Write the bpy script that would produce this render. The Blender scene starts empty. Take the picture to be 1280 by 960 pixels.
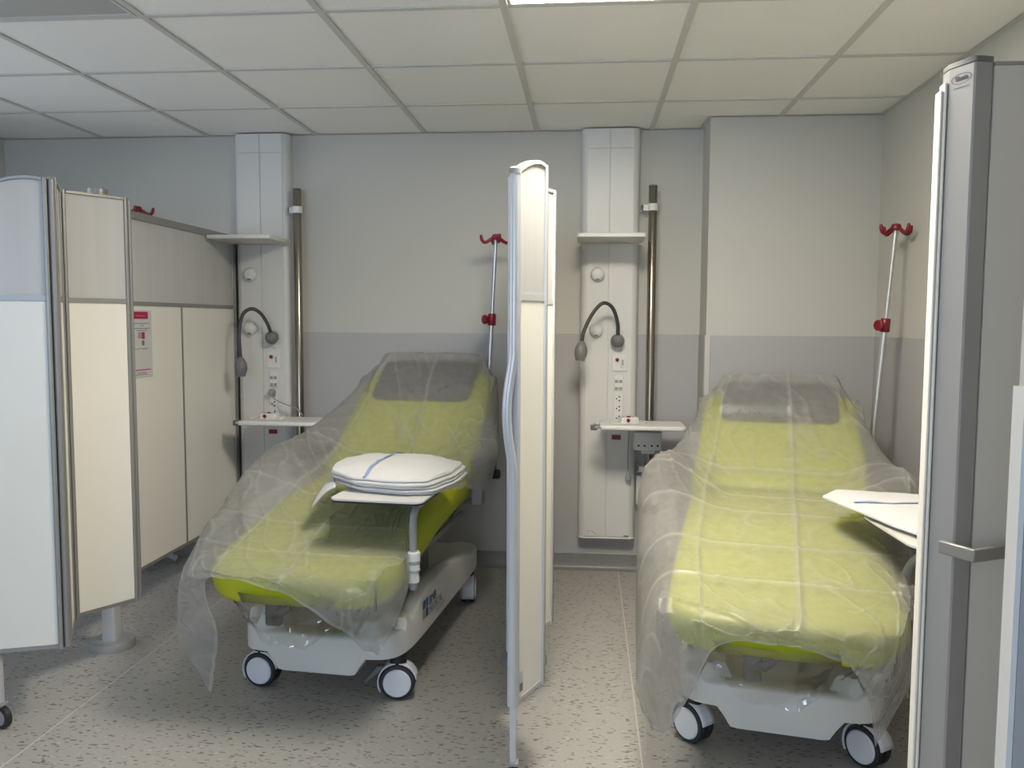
import bpy, math, random
from mathutils import Vector, Matrix, noise

random.seed(7)
scene = bpy.context.scene
COL = scene.collection
R = math.radians

# ------------------------------------------------------------------ camera, light, exposure
CAM_POS = Vector((0.0, -4.5127, 1.3522))
PITCH, YAW, ROLL = -0.0755, -0.0887, 0.0046
cd = bpy.data.cameras.new('camera')
cd.sensor_width = 36.0
cd.lens = 36.0 * 1047.67 / 1280.0
cd.clip_start = 0.05
cam = bpy.data.objects.new('camera', cd)
COL.objects.link(cam)
fw = Vector((math.sin(YAW) * math.cos(PITCH), math.cos(YAW) * math.cos(PITCH), math.sin(PITCH)))
rt = Vector((math.cos(YAW), -math.sin(YAW), 0))
up = rt.cross(fw)
rt2 = rt * math.cos(ROLL) + up * math.sin(ROLL)
up2 = -rt * math.sin(ROLL) + up * math.cos(ROLL)
cam.matrix_world = Matrix(((rt2.x, up2.x, -fw.x, CAM_POS.x), (rt2.y, up2.y, -fw.y, CAM_POS.y),
                           (rt2.z, up2.z, -fw.z, CAM_POS.z), (0, 0, 0, 1)))
scene.camera = cam

world = bpy.data.worlds.new('sky')
scene.world = world
world.use_nodes = True
bg = world.node_tree.nodes['Background']
bg.inputs[0].default_value = (0.62, 0.76, 1.0, 1)
bg.inputs[1].default_value = 1.0

LAMP_STRENGTH = 60.0
def area(name, loc, rot, sx, sy, power, col):
    l = bpy.data.lights.new(name, 'AREA')
    l.shape = 'RECTANGLE'; l.size = sx; l.size_y = sy; l.energy = power; l.color = col
    o = bpy.data.objects.new(name, l); COL.objects.link(o)
    o.location = loc; o.rotation_euler = rot
    return o
# daylight entering through the two windows behind the camera
area('daylight_side_window', (-3.42, -2.55, 1.52), (R(90), 0, R(-90)), 3.9, 1.2, 34, (0.92, 0.96, 1.0))
area('daylight_rear_window', (-1.2, -8.12, 1.5), (R(90), 0, 0), 2.9, 1.4, 125, (0.56, 0.74, 1.0))

vs = scene.view_settings
vs.view_transform = 'Standard'
vs.look = 'None'
vs.gamma = 1.0
vs.use_curve_mapping = False
vs.exposure = 0.0

# ------------------------------------------------------------------ materials
def mat(name, col, rough=0.5, metal=0.0, spec=0.5, bump=None, var=None, emit=None):
    m = bpy.data.materials.new(name); m.use_nodes = True
    nt = m.node_tree; b = nt.nodes['Principled BSDF']
    b.inputs['Base Color'].default_value = (*col, 1)
    b.inputs['Roughness'].default_value = rough
    b.inputs['Metallic'].default_value = metal
    b.inputs['Specular IOR Level'].default_value = spec
    tc = nt.nodes.new('ShaderNodeTexCoord')
    if var:
        s, amt = var
        n = nt.nodes.new('ShaderNodeTexNoise'); n.inputs['Scale'].default_value = s; n.inputs['Detail'].default_value = 4
        nt.links.new(tc.outputs['Object'], n.inputs['Vector'])
        mx = nt.nodes.new('ShaderNodeMix'); mx.data_type = 'RGBA'
        mx.inputs[6].default_value = (*[c * (1 - amt) for c in col], 1)
        mx.inputs[7].default_value = (*[min(1, c * (1 + amt)) for c in col], 1)
        nt.links.new(n.outputs['Fac'], mx.inputs[0]); nt.links.new(mx.outputs[2], b.inputs['Base Color'])
    if bump:
        s, st = bump
        n = nt.nodes.new('ShaderNodeTexNoise'); n.inputs['Scale'].default_value = s; n.inputs['Detail'].default_value = 3
        nt.links.new(tc.outputs['Object'], n.inputs['Vector'])
        bp = nt.nodes.new('ShaderNodeBump'); bp.inputs['Strength'].default_value = st; bp.inputs['Distance'].default_value = 0.002
        nt.links.new(n.outputs['Fac'], bp.inputs['Height']); nt.links.new(bp.outputs['Normal'], b.inputs['Normal'])
    if emit:
        b.inputs['Emission Color'].default_value = (*emit[0], 1); b.inputs['Emission Strength'].default_value = emit[1]
    return m

def floor_mat():
    m = bpy.data.materials.new('speckled_vinyl'); m.use_nodes = True
    nt = m.node_tree; L = nt.links; b = nt.nodes['Principled BSDF']
    tc = nt.nodes.new('ShaderNodeTexCoord')
    n = nt.nodes.new('ShaderNodeTexNoise'); n.inputs['Scale'].default_value = 90; n.inputs['Detail'].default_value = 5
    L.new(tc.outputs['Object'], n.inputs['Vector'])
    base = nt.nodes.new('ShaderNodeMix'); base.data_type = 'RGBA'
    base.inputs[6].default_value = (0.32, 0.305, 0.28, 1); base.inputs[7].default_value = (0.43, 0.41, 0.375, 1)
    L.new(n.outputs['Fac'], base.inputs[0])
    prev = base.outputs[2]
    # short flakes: warped, stretched cells with a random choice of cells
    for k, (ang, sc, thr, sel, colr) in enumerate(((0.5, 26, 0.20, 0.20, (0.07, 0.06, 0.05)), (-0.9, 22, 0.19, 0.16, (0.10, 0.085, 0.07)),
                                                    (2.1, 34, 0.20, 0.06, (0.55, 0.53, 0.49)), (1.3, 36, 0.20, 0.20, (0.10, 0.085, 0.07)))):
        mp = nt.nodes.new('ShaderNodeMapping'); mp.inputs['Rotation'].default_value = (0, 0, ang)
        mp.inputs['Scale'].default_value = (1.0, 2.6, 1.0)
        mp.inputs['Location'].default_value = (k * 3.1, k * 1.7, 0)
        L.new(tc.outputs['Object'], mp.inputs['Vector'])
        nz = nt.nodes.new('ShaderNodeTexNoise'); nz.inputs['Scale'].default_value = 14
        L.new(mp.outputs['Vector'], nz.inputs['Vector'])
        ad = nt.nodes.new('ShaderNodeVectorMath'); ad.operation = 'MULTIPLY_ADD'
        ad.inputs[1].default_value = (0.06, 0.06, 0.0)
        L.new(nz.outputs['Color'], ad.inputs[0]); L.new(mp.outputs['Vector'], ad.inputs[2])
        v = nt.nodes.new('ShaderNodeTexVoronoi'); v.voronoi_dimensions = '2D'; v.inputs['Scale'].default_value = sc
        L.new(ad.outputs[0], v.inputs['Vector'])
        lt = nt.nodes.new('ShaderNodeMath'); lt.operation = 'LESS_THAN'; lt.inputs[1].default_value = thr
        L.new(v.outputs['Distance'], lt.inputs[0])
        sp = nt.nodes.new('ShaderNodeSeparateColor'); L.new(v.outputs['Color'], sp.inputs[0])
        l2 = nt.nodes.new('ShaderNodeMath'); l2.operation = 'LESS_THAN'; l2.inputs[1].default_value = sel
        L.new(sp.outputs[0], l2.inputs[0])
        ml = nt.nodes.new('ShaderNodeMath'); ml.operation = 'MULTIPLY'
        L.new(lt.outputs[0], ml.inputs[0]); L.new(l2.outputs[0], ml.inputs[1])
        m2 = nt.nodes.new('ShaderNodeMath'); m2.operation = 'MULTIPLY'; m2.inputs[1].default_value = 0.75
        L.new(ml.outputs[0], m2.inputs[0])
        mx = nt.nodes.new('ShaderNodeMix'); mx.data_type = 'RGBA'
        mx.inputs[7].default_value = (*colr, 1)
        L.new(m2.outputs[0], mx.inputs[0]); L.new(prev, mx.inputs[6]); prev = mx.outputs[2]
    L.new(prev, b.inputs['Base Color'])
    b.inputs['Roughness'].default_value = 0.42
    b.inputs['Specular IOR Level'].default_value = 0.35
    return m

def sheet_mat(name, opacity, tint):
    """thin non-woven fabric: part see-through, part scattering"""
    m = bpy.data.materials.new(name); m.use_nodes = True
    nt = m.node_tree; L = nt.links
    for x in list(nt.nodes): nt.nodes.remove(x)
    out = nt.nodes.new('ShaderNodeOutputMaterial')
    tc = nt.nodes.new('ShaderNodeTexCoord')
    n = nt.nodes.new('ShaderNodeTexNoise'); n.inputs['Scale'].default_value = 30; n.inputs['Detail'].default_value = 4; n.inputs['Roughness'].default_value = 0.6
    L.new(tc.outputs['Object'], n.inputs['Vector'])
    mr = nt.nodes.new('ShaderNodeMapRange'); mr.inputs[1].default_value = 0.3; mr.inputs[2].default_value = 0.7
    mr.inputs[3].default_value = opacity - 0.05; mr.inputs[4].default_value = opacity + 0.05
    L.new(n.outputs['Fac'], mr.inputs[0])
    lw = nt.nodes.new('ShaderNodeLayerWeight'); lw.inputs['Blend'].default_value = 0.25
    mad = nt.nodes.new('ShaderNodeMath'); mad.operation = 'MULTIPLY_ADD'; mad.inputs[1].default_value = 0.30; mad.use_clamp = True
    L.new(lw.outputs['Facing'], mad.inputs[0]); L.new(mr.outputs[0], mad.inputs[2])
    at_ = nt.nodes.new('ShaderNodeAttribute'); at_.attribute_name = 'crease'
    ad = nt.nodes.new('ShaderNodeMath'); ad.operation = 'MULTIPLY_ADD'; ad.inputs[1].default_value = 0.38; ad.use_clamp = True
    L.new(at_.outputs['Fac'], ad.inputs[0]); L.new(mad.outputs[0], ad.inputs[2])
    bp = nt.nodes.new('ShaderNodeBump'); bp.inputs['Strength'].default_value = 0.15; bp.inputs['Distance'].default_value = 0.002
    L.new(n.outputs['Fac'], bp.inputs['Height'])
    d = nt.nodes.new('ShaderNodeBsdfDiffuse'); d.inputs[0].default_value = (*tint, 1); L.new(bp.outputs[0], d.inputs['Normal'])
    t = nt.nodes.new('ShaderNodeBsdfTranslucent'); t.inputs[0].default_value = (*tint, 1)
    m1 = nt.nodes.new('ShaderNodeMixShader'); m1.inputs[0].default_value = 0.4
    L.new(d.outputs[0], m1.inputs[1]); L.new(t.outputs[0], m1.inputs[2])
    g = nt.nodes.new('ShaderNodeBsdfGlossy'); g.inputs['Roughness'].default_value = 0.35; L.new(bp.outputs[0], g.inputs['Normal'])
    m2 = nt.nodes.new('ShaderNodeMixShader'); m2.inputs[0].default_value = 0.04
    L.new(m1.outputs[0], m2.inputs[1]); L.new(g.outputs[0], m2.inputs[2])
    tr = nt.nodes.new('ShaderNodeBsdfTransparent')
    m3 = nt.nodes.new('ShaderNodeMixShader'); L.new(ad.outputs[0], m3.inputs[0])
    L.new(tr.outputs[0], m3.inputs[1]); L.new(m2.outputs[0], m3.inputs[2])
    L.new(m3.outputs[0], out.inputs['Surface'])
    return m

def film_mat(name='clear_film', ior=2.1, tint=0.90):
    m = bpy.data.materials.new(name); m.use_nodes = True
    nt = m.node_tree; L = nt.links
    for x in list(nt.nodes): nt.nodes.remove(x)
    out = nt.nodes.new('ShaderNodeOutputMaterial')
    tr = nt.nodes.new('ShaderNodeBsdfTransparent'); tr.inputs[0].default_value = (tint, tint, tint, 1)
    g = nt.nodes.new('ShaderNodeBsdfGlossy'); g.inputs['Roughness'].default_value = 0.12
    fr = nt.nodes.new('ShaderNodeFresnel'); fr.inputs[0].default_value = ior
    m3 = nt.nodes.new('ShaderNodeMixShader')
    L.new(fr.outputs[0], m3.inputs[0]); L.new(tr.outputs[0], m3.inputs[1]); L.new(g.outputs[0], m3.inputs[2])
    L.new(m3.outputs[0], out.inputs['Surface'])
    return m

def translucent_panel_mat():
    m = bpy.data.materials.new('translucent_cell_panel'); m.use_nodes = True
    nt = m.node_tree; L = nt.links; b = nt.nodes['Principled BSDF']
    tc = nt.nodes.new('ShaderNodeTexCoord')
    mp = nt.nodes.new('ShaderNodeMapping'); mp.inputs['Scale'].default_value = (22, 22, 0.4)
    n = nt.nodes.new('ShaderNodeTexNoise'); n.inputs['Scale'].default_value = 1.0; n.inputs['Detail'].default_value = 2
    L.new(tc.outputs['Object'], mp.inputs[0]); L.new(mp.outputs[0], n.inputs['Vector'])
    mx = nt.nodes.new('ShaderNodeMix'); mx.data_type = 'RGBA'
    mx.inputs[6].default_value = (0.62, 0.61, 0.585, 1); mx.inputs[7].default_value = (0.73, 0.72, 0.70, 1)
    L.new(n.outputs['Fac'], mx.inputs[0])
    L.new(mx.outputs[2], b.inputs['Base Color']); b.inputs['Roughness'].default_value = 0.35
    t = nt.nodes.new('ShaderNodeBsdfTranslucent'); L.new(mx.outputs[2], t.inputs[0])
    ms = nt.nodes.new('ShaderNodeMixShader'); ms.inputs[0].default_value = 0.3
    L.new(b.outputs[0], ms.inputs[1]); L.new(t.outputs[0], ms.inputs[2])
    L.new(ms.outputs[0], nt.nodes['Material Output'].inputs['Surface'])
    return m

M = dict(
    wall=mat('wall_paint', (0.515, 0.505, 0.46), 0.75, bump=(220, 0.12), var=(1.5, 0.03)),
    wains=mat('wall_protection', (0.40, 0.39, 0.385), 0.5, bump=(300, 0.15)),
    ceil=mat('ceiling_tile', (0.86, 0.85, 0.82), 0.9, bump=(160, 0.25), var=(60, 0.03)),
    bar=mat('ceiling_bar', (0.58, 0.57, 0.54), 0.5),
    greypanel=mat('grey_diffuser', (0.42, 0.42, 0.40), 0.6),
    floor=floor_mat(),
    seam=mat('weld_seam', (0.52, 0.50, 0.46), 0.4),
    cove=mat('vinyl_skirting', (0.20, 0.195, 0.18), 0.4, var=(120, 0.25)),
    white=mat('white_plastic', (0.72, 0.71, 0.68), 0.35),
    cream=mat('cream_laminate', (0.82, 0.80, 0.73), 0.4, var=(3, 0.02)),
    trunk=mat('white_lacquer', (0.66, 0.65, 0.615), 0.38),
    cell=translucent_panel_mat(),
    alu=mat('anodised_aluminium', (0.30, 0.295, 0.28), 0.38, 0.35),
    alu_l=mat('pale_lit_aluminium', (0.58, 0.59, 0.60), 0.32, 0.25),  # frame aluminium lightened; on the centre screen's rails it stands for lamp light
    postgrey=mat('grey_lacquer', (0.30, 0.30, 0.30), 0.45),
    postpanel=mat('pale_grey_laminate', (0.57, 0.565, 0.55), 0.5),
    dkgrey2=mat('rubber_sleeve', (0.055, 0.056, 0.058), 0.55),
    lampgrey=mat('lamp_grey', (0.17, 0.17, 0.17), 0.4),
    logoink=mat('logo_ink', (0.09, 0.09, 0.11), 0.6),
    guard=mat('corner_guard', (0.52, 0.50, 0.46), 0.5),
    dkgrey=mat('dark_grey_plastic', (0.14, 0.14, 0.14), 0.5),
    grey=mat('grey_plastic', (0.30, 0.30, 0.29), 0.45),
    steel=mat('stainless_steel', (0.30, 0.27, 0.22), 0.25, 1.0),
    chrome=mat('bright_steel', (0.60, 0.60, 0.58), 0.3, 0.8),
    red=mat('red_plastic', (0.20, 0.005, 0.015), 0.35),
    lime=mat('lime_vinyl', (0.46, 0.49, 0.015), 0.5, bump=(60, 0.1)),
    pillow=mat('grey_vinyl', (0.05, 0.048, 0.047), 0.6, bump=(90, 0.3), var=(14, 0.2)),
    bed=mat('bed_white_plastic', (0.62, 0.61, 0.575), 0.4),
    bedgrey=mat('bed_grey', (0.22, 0.22, 0.215), 0.5),
    rubber=mat('tyre_rubber', (0.022, 0.024, 0.028), 0.5),
    hub=mat('hub_white', (0.72, 0.73, 0.75), 0.4),
    black=mat('black_plastic', (0.012, 0.012, 0.012), 0.4),
    sheet=mat('cotton_sheet', (0.62, 0.61, 0.60), 0.85, bump=(180, 0.25)),
    stripe=mat('blue_stripe', (0.22, 0.33, 0.52), 0.85),
    laminate=mat('tray_laminate', (0.66, 0.65, 0.61), 0.3),
    navy=mat('navy_ink', (0.012, 0.05, 0.13), 0.5),
    blue=mat('blue_ink', (0.04, 0.14, 0.27), 0.5),
    greyink=mat('grey_ink', (0.16, 0.165, 0.17), 0.6),
    softink=mat('soft_grey_ink', (0.33, 0.34, 0.36), 0.6),
    paper=mat('paper', (0.60, 0.59, 0.59), 0.7),
    crimson=mat('crimson_print', (0.42, 0.01, 0.08), 0.6),
    yellow=mat('yellow_sticker', (0.5, 0.45, 0.02), 0.6),
    lamp=mat('lamp_diffuser', (0.9, 0.9, 0.9), 0.5, emit=((1.0, 0.925, 0.80), LAMP_STRENGTH)),
    drape=sheet_mat('nonwoven_drape', 0.42, (0.48, 0.47, 0.455)),
    film=film_mat(),
    glass=film_mat('window_glass', 1.35, 0.97),
)

# ------------------------------------------------------------------ mesh helpers
class MB:
    def __init__(s): s.V = []; s.F = []
    def add(s, V, F):
        o = len(s.V); s.V += [tuple(v) for v in V]; s.F += [tuple(i + o for i in f) for f in F]; return s
    def box(s, x0, x1, y0, y1, z0, z1):
        return s.add([(x0, y0, z0), (x1, y0, z0), (x1, y1, z0), (x0, y1, z0), (x0, y0, z1), (x1, y0, z1), (x1, y1, z1), (x0, y1, z1)],
                     [(3, 2, 1, 0), (4, 5, 6, 7), (0, 1, 5, 4), (1, 2, 6, 5), (2, 3, 7, 6), (3, 0, 4, 7)])
    def prism(s, poly, a, b, f=lambda u, v, w: (u, v, w)):
        """poly in (u,v) extruded along w from a to b"""
        n = len(poly)
        V = [f(u, v, a) for u, v in poly] + [f(u, v, b) for u, v in poly]
        F = [tuple(range(n - 1, -1, -1)), tuple(range(n, 2 * n))]
        F += [(i, (i + 1) % n, n + (i + 1) % n, n + i) for i in range(n)]
        return s.add(V, F)
    def slab(s, p0, p1, t, z0, z1):
        """upright slab along the plan segment p0-p1, thickness t"""
        d = Vector((p1[0] - p0[0], p1[1] - p0[1])); d.normalize(); nx, ny = -d.y * t / 2, d.x * t / 2
        return s.prism([(p0[0] - nx, p0[1] - ny), (p1[0] - nx, p1[1] - ny), (p1[0] + nx, p1[1] + ny), (p0[0] + nx, p0[1] + ny)], z0, z1)
    def tube(s, path, r, n=10):
        P = [Vector(p) for p in path]; rs = r if isinstance(r, (list, tuple)) else [r] * len(P)
        T = []
        for i in range(len(P)):
            a = P[max(0, i - 1)]; b = P[min(len(P) - 1, i + 1)]
            T.append((b - a).normalized())
        u = T[0].orthogonal().normalized(); V = []
        for i, p in enumerate(P):
            u = (u - T[i] * u.dot(T[i])).normalized(); w = T[i].cross(u)
            for k in range(n):
                a = 2 * math.pi * k / n
                V.append(p + (u * math.cos(a) + w * math.sin(a)) * rs[i])
        F = []
        for i in range(len(P) - 1):
            for k in range(n):
                k2 = (k + 1) % n
                F.append((i * n + k, i * n + k2, (i + 1) * n + k2, (i + 1) * n + k))
        F.append(tuple(range(n - 1, -1, -1))); F.append(tuple(range((len(P) - 1) * n, len(P) * n)))
        return s.add(V, F)
    def lathe(s, prof, o=(0, 0, 0), axis=(0, 0, 1), n=24):
        """prof: (radius, height) list along axis"""
        A = Vector(axis).normalized(); u = A.orthogonal().normalized(); w = A.cross(u); O = Vector(o); V = []
        for r, h in prof:
            for k in range(n):
                a = 2 * math.pi * k / n
                V.append(O + A * h + (u * math.cos(a) + w * math.sin(a)) * r)
        F = [(i * n + k, i * n + (k + 1) % n, (i + 1) * n + (k + 1) % n, (i + 1) * n + k) for i in range(len(prof) - 1) for k in range(n)]
        F.append(tuple(range(n - 1, -1, -1))); F.append(tuple(range((len(prof) - 1) * n, len(prof) * n)))
        return s.add(V, F)
    def grid(s, fn, nu, nv):
        V = [fn(i / nu, j / nv) for j in range(nv + 1) for i in range(nu + 1)]
        F = [(j * (nu + 1) + i, j * (nu + 1) + i + 1, (j + 1) * (nu + 1) + i + 1, (j + 1) * (nu + 1) + i) for j in range(nv) for i in range(nu)]
        return s.add(V, F)

def obj(name, mb, m, parent=None, bevel=0.0, smooth=True, loc=None, seg=2):
    me = bpy.data.meshes.new(name); me.from_pydata(mb.V, [], mb.F); me.validate()
    import bmesh
    bm = bmesh.new(); bm.from_mesh(me); bmesh.ops.recalc_face_normals(bm, faces=bm.faces); bm.to_mesh(me); bm.free()
    if smooth:
        me.polygons.foreach_set('use_smooth', [True] * len(me.polygons)); me.set_sharp_from_angle(angle=R(38))
    me.materials.append(M[m] if isinstance(m, str) else m)
    o = bpy.data.objects.new(name, me); COL.objects.link(o)
    if parent: o.parent = parent
    if loc is not None: o.location = loc
    if bevel:
        b = o.modifiers.new('bevel', 'BEVEL'); b.width = bevel; b.segments = seg; b.limit_method = 'ANGLE'; b.angle_limit = R(38)
    return o
def clone(src, name=None, parent=None, loc=None):
    o = src.copy(); COL.objects.link(o)
    if parent: o.parent = parent
    if loc is not None: o.location = loc
    return o
def tag(o, label, cat, group=None):
    o['label'] = label; o['category'] = cat
    if group: o['group'] = group
    return o
def thing(name, loc, label, cat, rotz=0.0, group=None):
    o = bpy.data.objects.new(name, None); COL.objects.link(o); o.empty_display_size = 0.1
    o.location = loc; o.rotation_euler = (0, 0, rotz)
    return tag(o, label, cat, group)
def struct(name, mb, m, bevel=0.0, smooth=False):
    o = obj(name, mb, m, None, bevel, smooth); o['kind'] = 'structure'; return o
def text(name, body, size, m, parent, mw, align='LEFT', sx=1.0):
    """flat lettering; mw places the text plane (x right, y up) in the parent's space"""
    c = bpy.data.curves.new(name, 'FONT'); c.body = body; c.size = size; c.extrude = 0.0004; c.align_x = align
    t = bpy.data.objects.new(name, c); COL.objects.link(t)
    dg = bpy.context.evaluated_depsgraph_get()
    me = bpy.data.meshes.new_from_object(t.evaluated_get(dg)); bpy.data.objects.remove(t)
    me.transform(Matrix.Diagonal((sx, 1, 1, 1))); me.transform(mw); me.materials.clear(); me.materials.append(M[m])
    o = bpy.data.objects.new(name, me); COL.objects.link(o)
    if parent: o.parent = parent
    return o
def rrect(x0, x1, y0, y1, r, n=5):
    P = []
    for cx, cy, a0 in ((x1 - r, y0 + r, -90), (x1 - r, y1 - r, 0), (x0 + r, y1 - r, 90), (x0 + r, y0 + r, 180)):
        for k in range(n + 1):
            a = R(a0 + 90 * k / n); P.append((cx + r * math.cos(a), cy + r * math.sin(a)))
    return P
def interp(pts, x):
    if x <= pts[0][0]: return pts[0][1]
    for (a, b), (c, d) in zip(pts, pts[1:]):
        if x <= c: return b + (d - b) * (x - a) / (c - a)
    return pts[-1][1]
def sm(a, b, x):
    t = max(0.0, min(1.0, (x - a) / (b - a))); return t * t * (3 - 2 * t)
def cr(P, t):
    """Catmull-Rom through list of Vectors, t in 0..1"""
    n = len(P) - 1; x = t * n; i = min(int(x), n - 1); f = x - i
    p1, p2 = P[i], P[i + 1]
    p0 = P[i - 1] if i > 0 else p1 * 2 - p2
    p3 = P[i + 2] if i + 2 <= n else p2 * 2 - p1
    return 0.5 * ((2 * p1) + (p2 - p0) * f + (2 * p0 - 5 * p1 + 4 * p2 - p3) * f * f + (3 * p1 - p0 - 3 * p2 + p3) * f ** 3)
def spline(pts, n=24):
    P = [Vector(p) for p in pts]; return [cr(P, k / n) for k in range(n + 1)]

# ------------------------------------------------------------------ room
XL, XR, YB, YF, ZC = -3.264, 1.41, 0.0, -8.0, 2.3467
BX, BY = 0.593, -0.25            # boxed-out wall section in the right bay
NX, NY = 0.530, -3.444            # wall end beside the camera
fl = struct('floor', MB().box(XL - 0.2, XR + 0.2, YF - 0.2, YB + 0.2, -0.1, 0.0), 'floor')
for x in (0.183, -1.747):
    obj('weld_seam', MB().box(x - 0.0025, x + 0.0025, YF, -0.03, 0.0, 0.0006), 'seam', fl, smooth=False)
struct('wall_back', MB().box(XL - 0.2, XR + 0.2, YB, YB + 0.2, 0, ZC + 0.1), 'wall')
struct('wall_right', MB().box(XR, XR + 0.2, YF, YB, 0, ZC + 0.1), 'wall')
struct('wall_bulkhead', MB().box(BX, XR, BY, YB, 0, ZC), 'wall')
WY0, WY1 = -4.55, -0.55
wl = MB()
wl.box(XL - 0.2, XL, WY1, YB, 0, ZC + 0.1); wl.box(XL - 0.2, XL, YF, WY0, 0, ZC + 0.1)
wl.box(XL - 0.2, XL, WY0, WY1, 0, 0.85); wl.box(XL - 0.2, XL, WY0, WY1, 2.15, ZC + 0.1)
struct('wall_left', wl, 'wall')
wf = MB()
wf.box(XL - 0.2, -2.65, YF - 0.2, YF, 0, ZC + 0.1); wf.box(0.25, XR + 0.2, YF - 0.2, YF, 0, ZC + 0.1)
wf.box(-2.65, 0.25, YF - 0.2, YF, 0, 0.8); wf.box(-2.65, 0.25, YF - 0.2, YF, 2.2, ZC + 0.1)
struct('wall_front', wf, 'wall')
w1 = MB(); w1.box(XL - 0.08, XL - 0.04, WY0, WY1, 0.85, 0.91).box(XL - 0.08, XL - 0.04, WY0, WY1, 2.09, 2.15)
w1.box(XL - 0.08, XL - 0.04, WY0, WY0 + 0.06, 0.91, 2.09).box(XL - 0.08, XL - 0.04, WY1 - 0.06, WY1, 0.91, 2.09).box(XL - 0.08, XL - 0.04, -2.58, -2.52, 0.91, 2.09)
o = struct('window_1', w1, 'white'); obj('pane', MB().box(XL - 0.062, XL - 0.058, WY0 + 0.06, WY1 - 0.06, 0.91, 2.09), 'glass', o, smooth=False)
w2 = MB(); w2.box(-2.65, 0.25, YF - 0.08, YF - 0.04, 0.8, 0.86).box(-2.65, 0.25, YF - 0.08, YF - 0.04, 2.14, 2.2)
w2.box(-2.65, -2.59, YF - 0.08, YF - 0.04, 0.86, 2.14).box(0.19, 0.25, YF - 0.08, YF - 0.04, 0.86, 2.14).box(-1.23, -1.17, YF - 0.08, YF - 0.04, 0.86, 2.14)
o = struct('window_2', w2, 'white'); obj('pane', MB().box(-2.59, 0.19, YF - 0.062, YF - 0.058, 0.86, 2.14), 'glass', o, smooth=False)
# wall end near the camera with its protection board
struct('wall_near', MB().box(NX + 0.007, XR, NY, NY + 0.024, 0, ZC).box(NX + 0.10, XR, NY + 0.024, NY + 0.12, 0, ZC), 'wall')
nb = MB().box(NX, NX + 0.0068, NY - 0.004, NY + 0.024, 0.0, 1.274)
struct('trim_4', nb, 'white')
struct('trim_5', MB().box(NX + 0.0075, XR, NY - 0.004, NY - 0.0005, 0.1, 1.274), 'wains')
# wall protection boards below 1.283 m and their thin top edge
WZ = 1.283
struct('trim_1', MB().box(XL, BX - 0.004, YB - 0.004, YB, 0.092, WZ), 'wains', 0.001)
struct('trim_2', MB().box(BX + 0.022, XR - 0.004, BY - 0.004, BY, 0.092, WZ).box(BX - 0.004, BX, BY + 0.045, YB - 0.004, 0.092, WZ), 'wains', 0.001)
struct('trim_3', MB().box(XR - 0.004, XR, -3.38, BY, 0.092, WZ), 'wains', 0.001)
struct('trim_6', MB().box(BX - 0.005, BX + 0.020, BY - 0.006, BY, 0.092, WZ).box(BX - 0.006, BX, BY, BY + 0.04, 0.092, WZ), 'guard', 0.001)
def cove(name, p0, p1, nrm):
    d = Vector((p1[0] - p0[0], p1[1] - p0[1])); L = d.length; d.normalize()
    prof = [(0, 0.0), (0.032, 0.0), (0.032, 0.002), (0.020, 0.006), (0.011, 0.014), (0.006, 0.026), (0.005, 0.088), (0, 0.088)]
    f = lambda u, v, w: (p0[0] + d.x * w + nrm[0] * u, p0[1] + d.y * w + nrm[1] * u, v)
    o = struct(name, MB().prism(prof, 0, L, f), 'cove', smooth=True)
    obj('top_edge', MB().prism([(0, 0.088), (0.006, 0.088), (0.006, 0.0915), (0, 0.0915)], 0, L, f), 'seam', o, smooth=False)
cove('baseboard_back', (XL, 0), (BX, 0), (0, -1))
cove('baseboard_bulkhead', (BX, BY), (XR, BY), (0, -1))
cove('baseboard_return', (BX, 0), (BX, BY), (-1, 0))
cove('baseboard_right', (XR, BY), (XR, -3.4), (-1, 0))
cove('baseboard_left', (XL, 0), (XL, YF), (1, 0))

# suspended ceiling: slab, T bars, lay-in tiles
ce = struct('ceiling', MB().box(XL - 0.2, XR + 0.2, YF - 0.2, YB + 0.2, ZC + 0.12, ZC + 0.2), 'ceil')
X0, Y0, T = -2.6748, -0.5785, 0.6
xs = [XL] + [X0 + i * T for i in range(0, 7)] + [XR]
ys = [YB] + [Y0 - j * T for j in range(13)] + [YF]
for x in xs[1:-1]:
    obj('grid_bar', MB().box(x - 0.012, x + 0.012, YF, YB, ZC, ZC + 0.004).box(x - 0.003, x + 0.003, YF, YB, ZC + 0.0042, ZC + 0.03), 'bar', ce, smooth=False)
cross = {}
for y in ys[1:-1]:
    for i, (xa, xb) in enumerate(zip(xs, xs[1:])):
        k = round(xb - xa, 4), i == 0, i == len(xs) - 2
        w0 = 0 if i == 0 else 0.012; w1_ = (xb - xa) if i == len(xs) - 2 else (xb - xa - 0.012)
        if k in cross: clone(cross[k], parent=ce, loc=(xa, y, ZC))
        else: cross[k] = obj('cross_bar', MB().box(w0, w1_, -0.012, 0.012, 0.0002, 0.0042), 'bar', ce, smooth=False, loc=(xa, y, ZC))
for x0, x1, y0, y1 in ((XL, BX, -0.018, 0), (BX - 0.02, BX, BY - 0.018, -0.018), (BX, XR, BY - 0.018, BY), (XL, XL + 0.02, YF, -0.018), (XR - 0.02, XR, YF, BY - 0.018)):
    obj('edge_angle', MB().box(x0, x1, y0, y1, ZC - 0.0012, ZC + 0.0), 'bar', ce, smooth=False)
LAMP_CELL = (5, 3); LAMP_CELLS = [(5, 3)]; GREY_CELL = (2, 3)
tiles = {}
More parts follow.
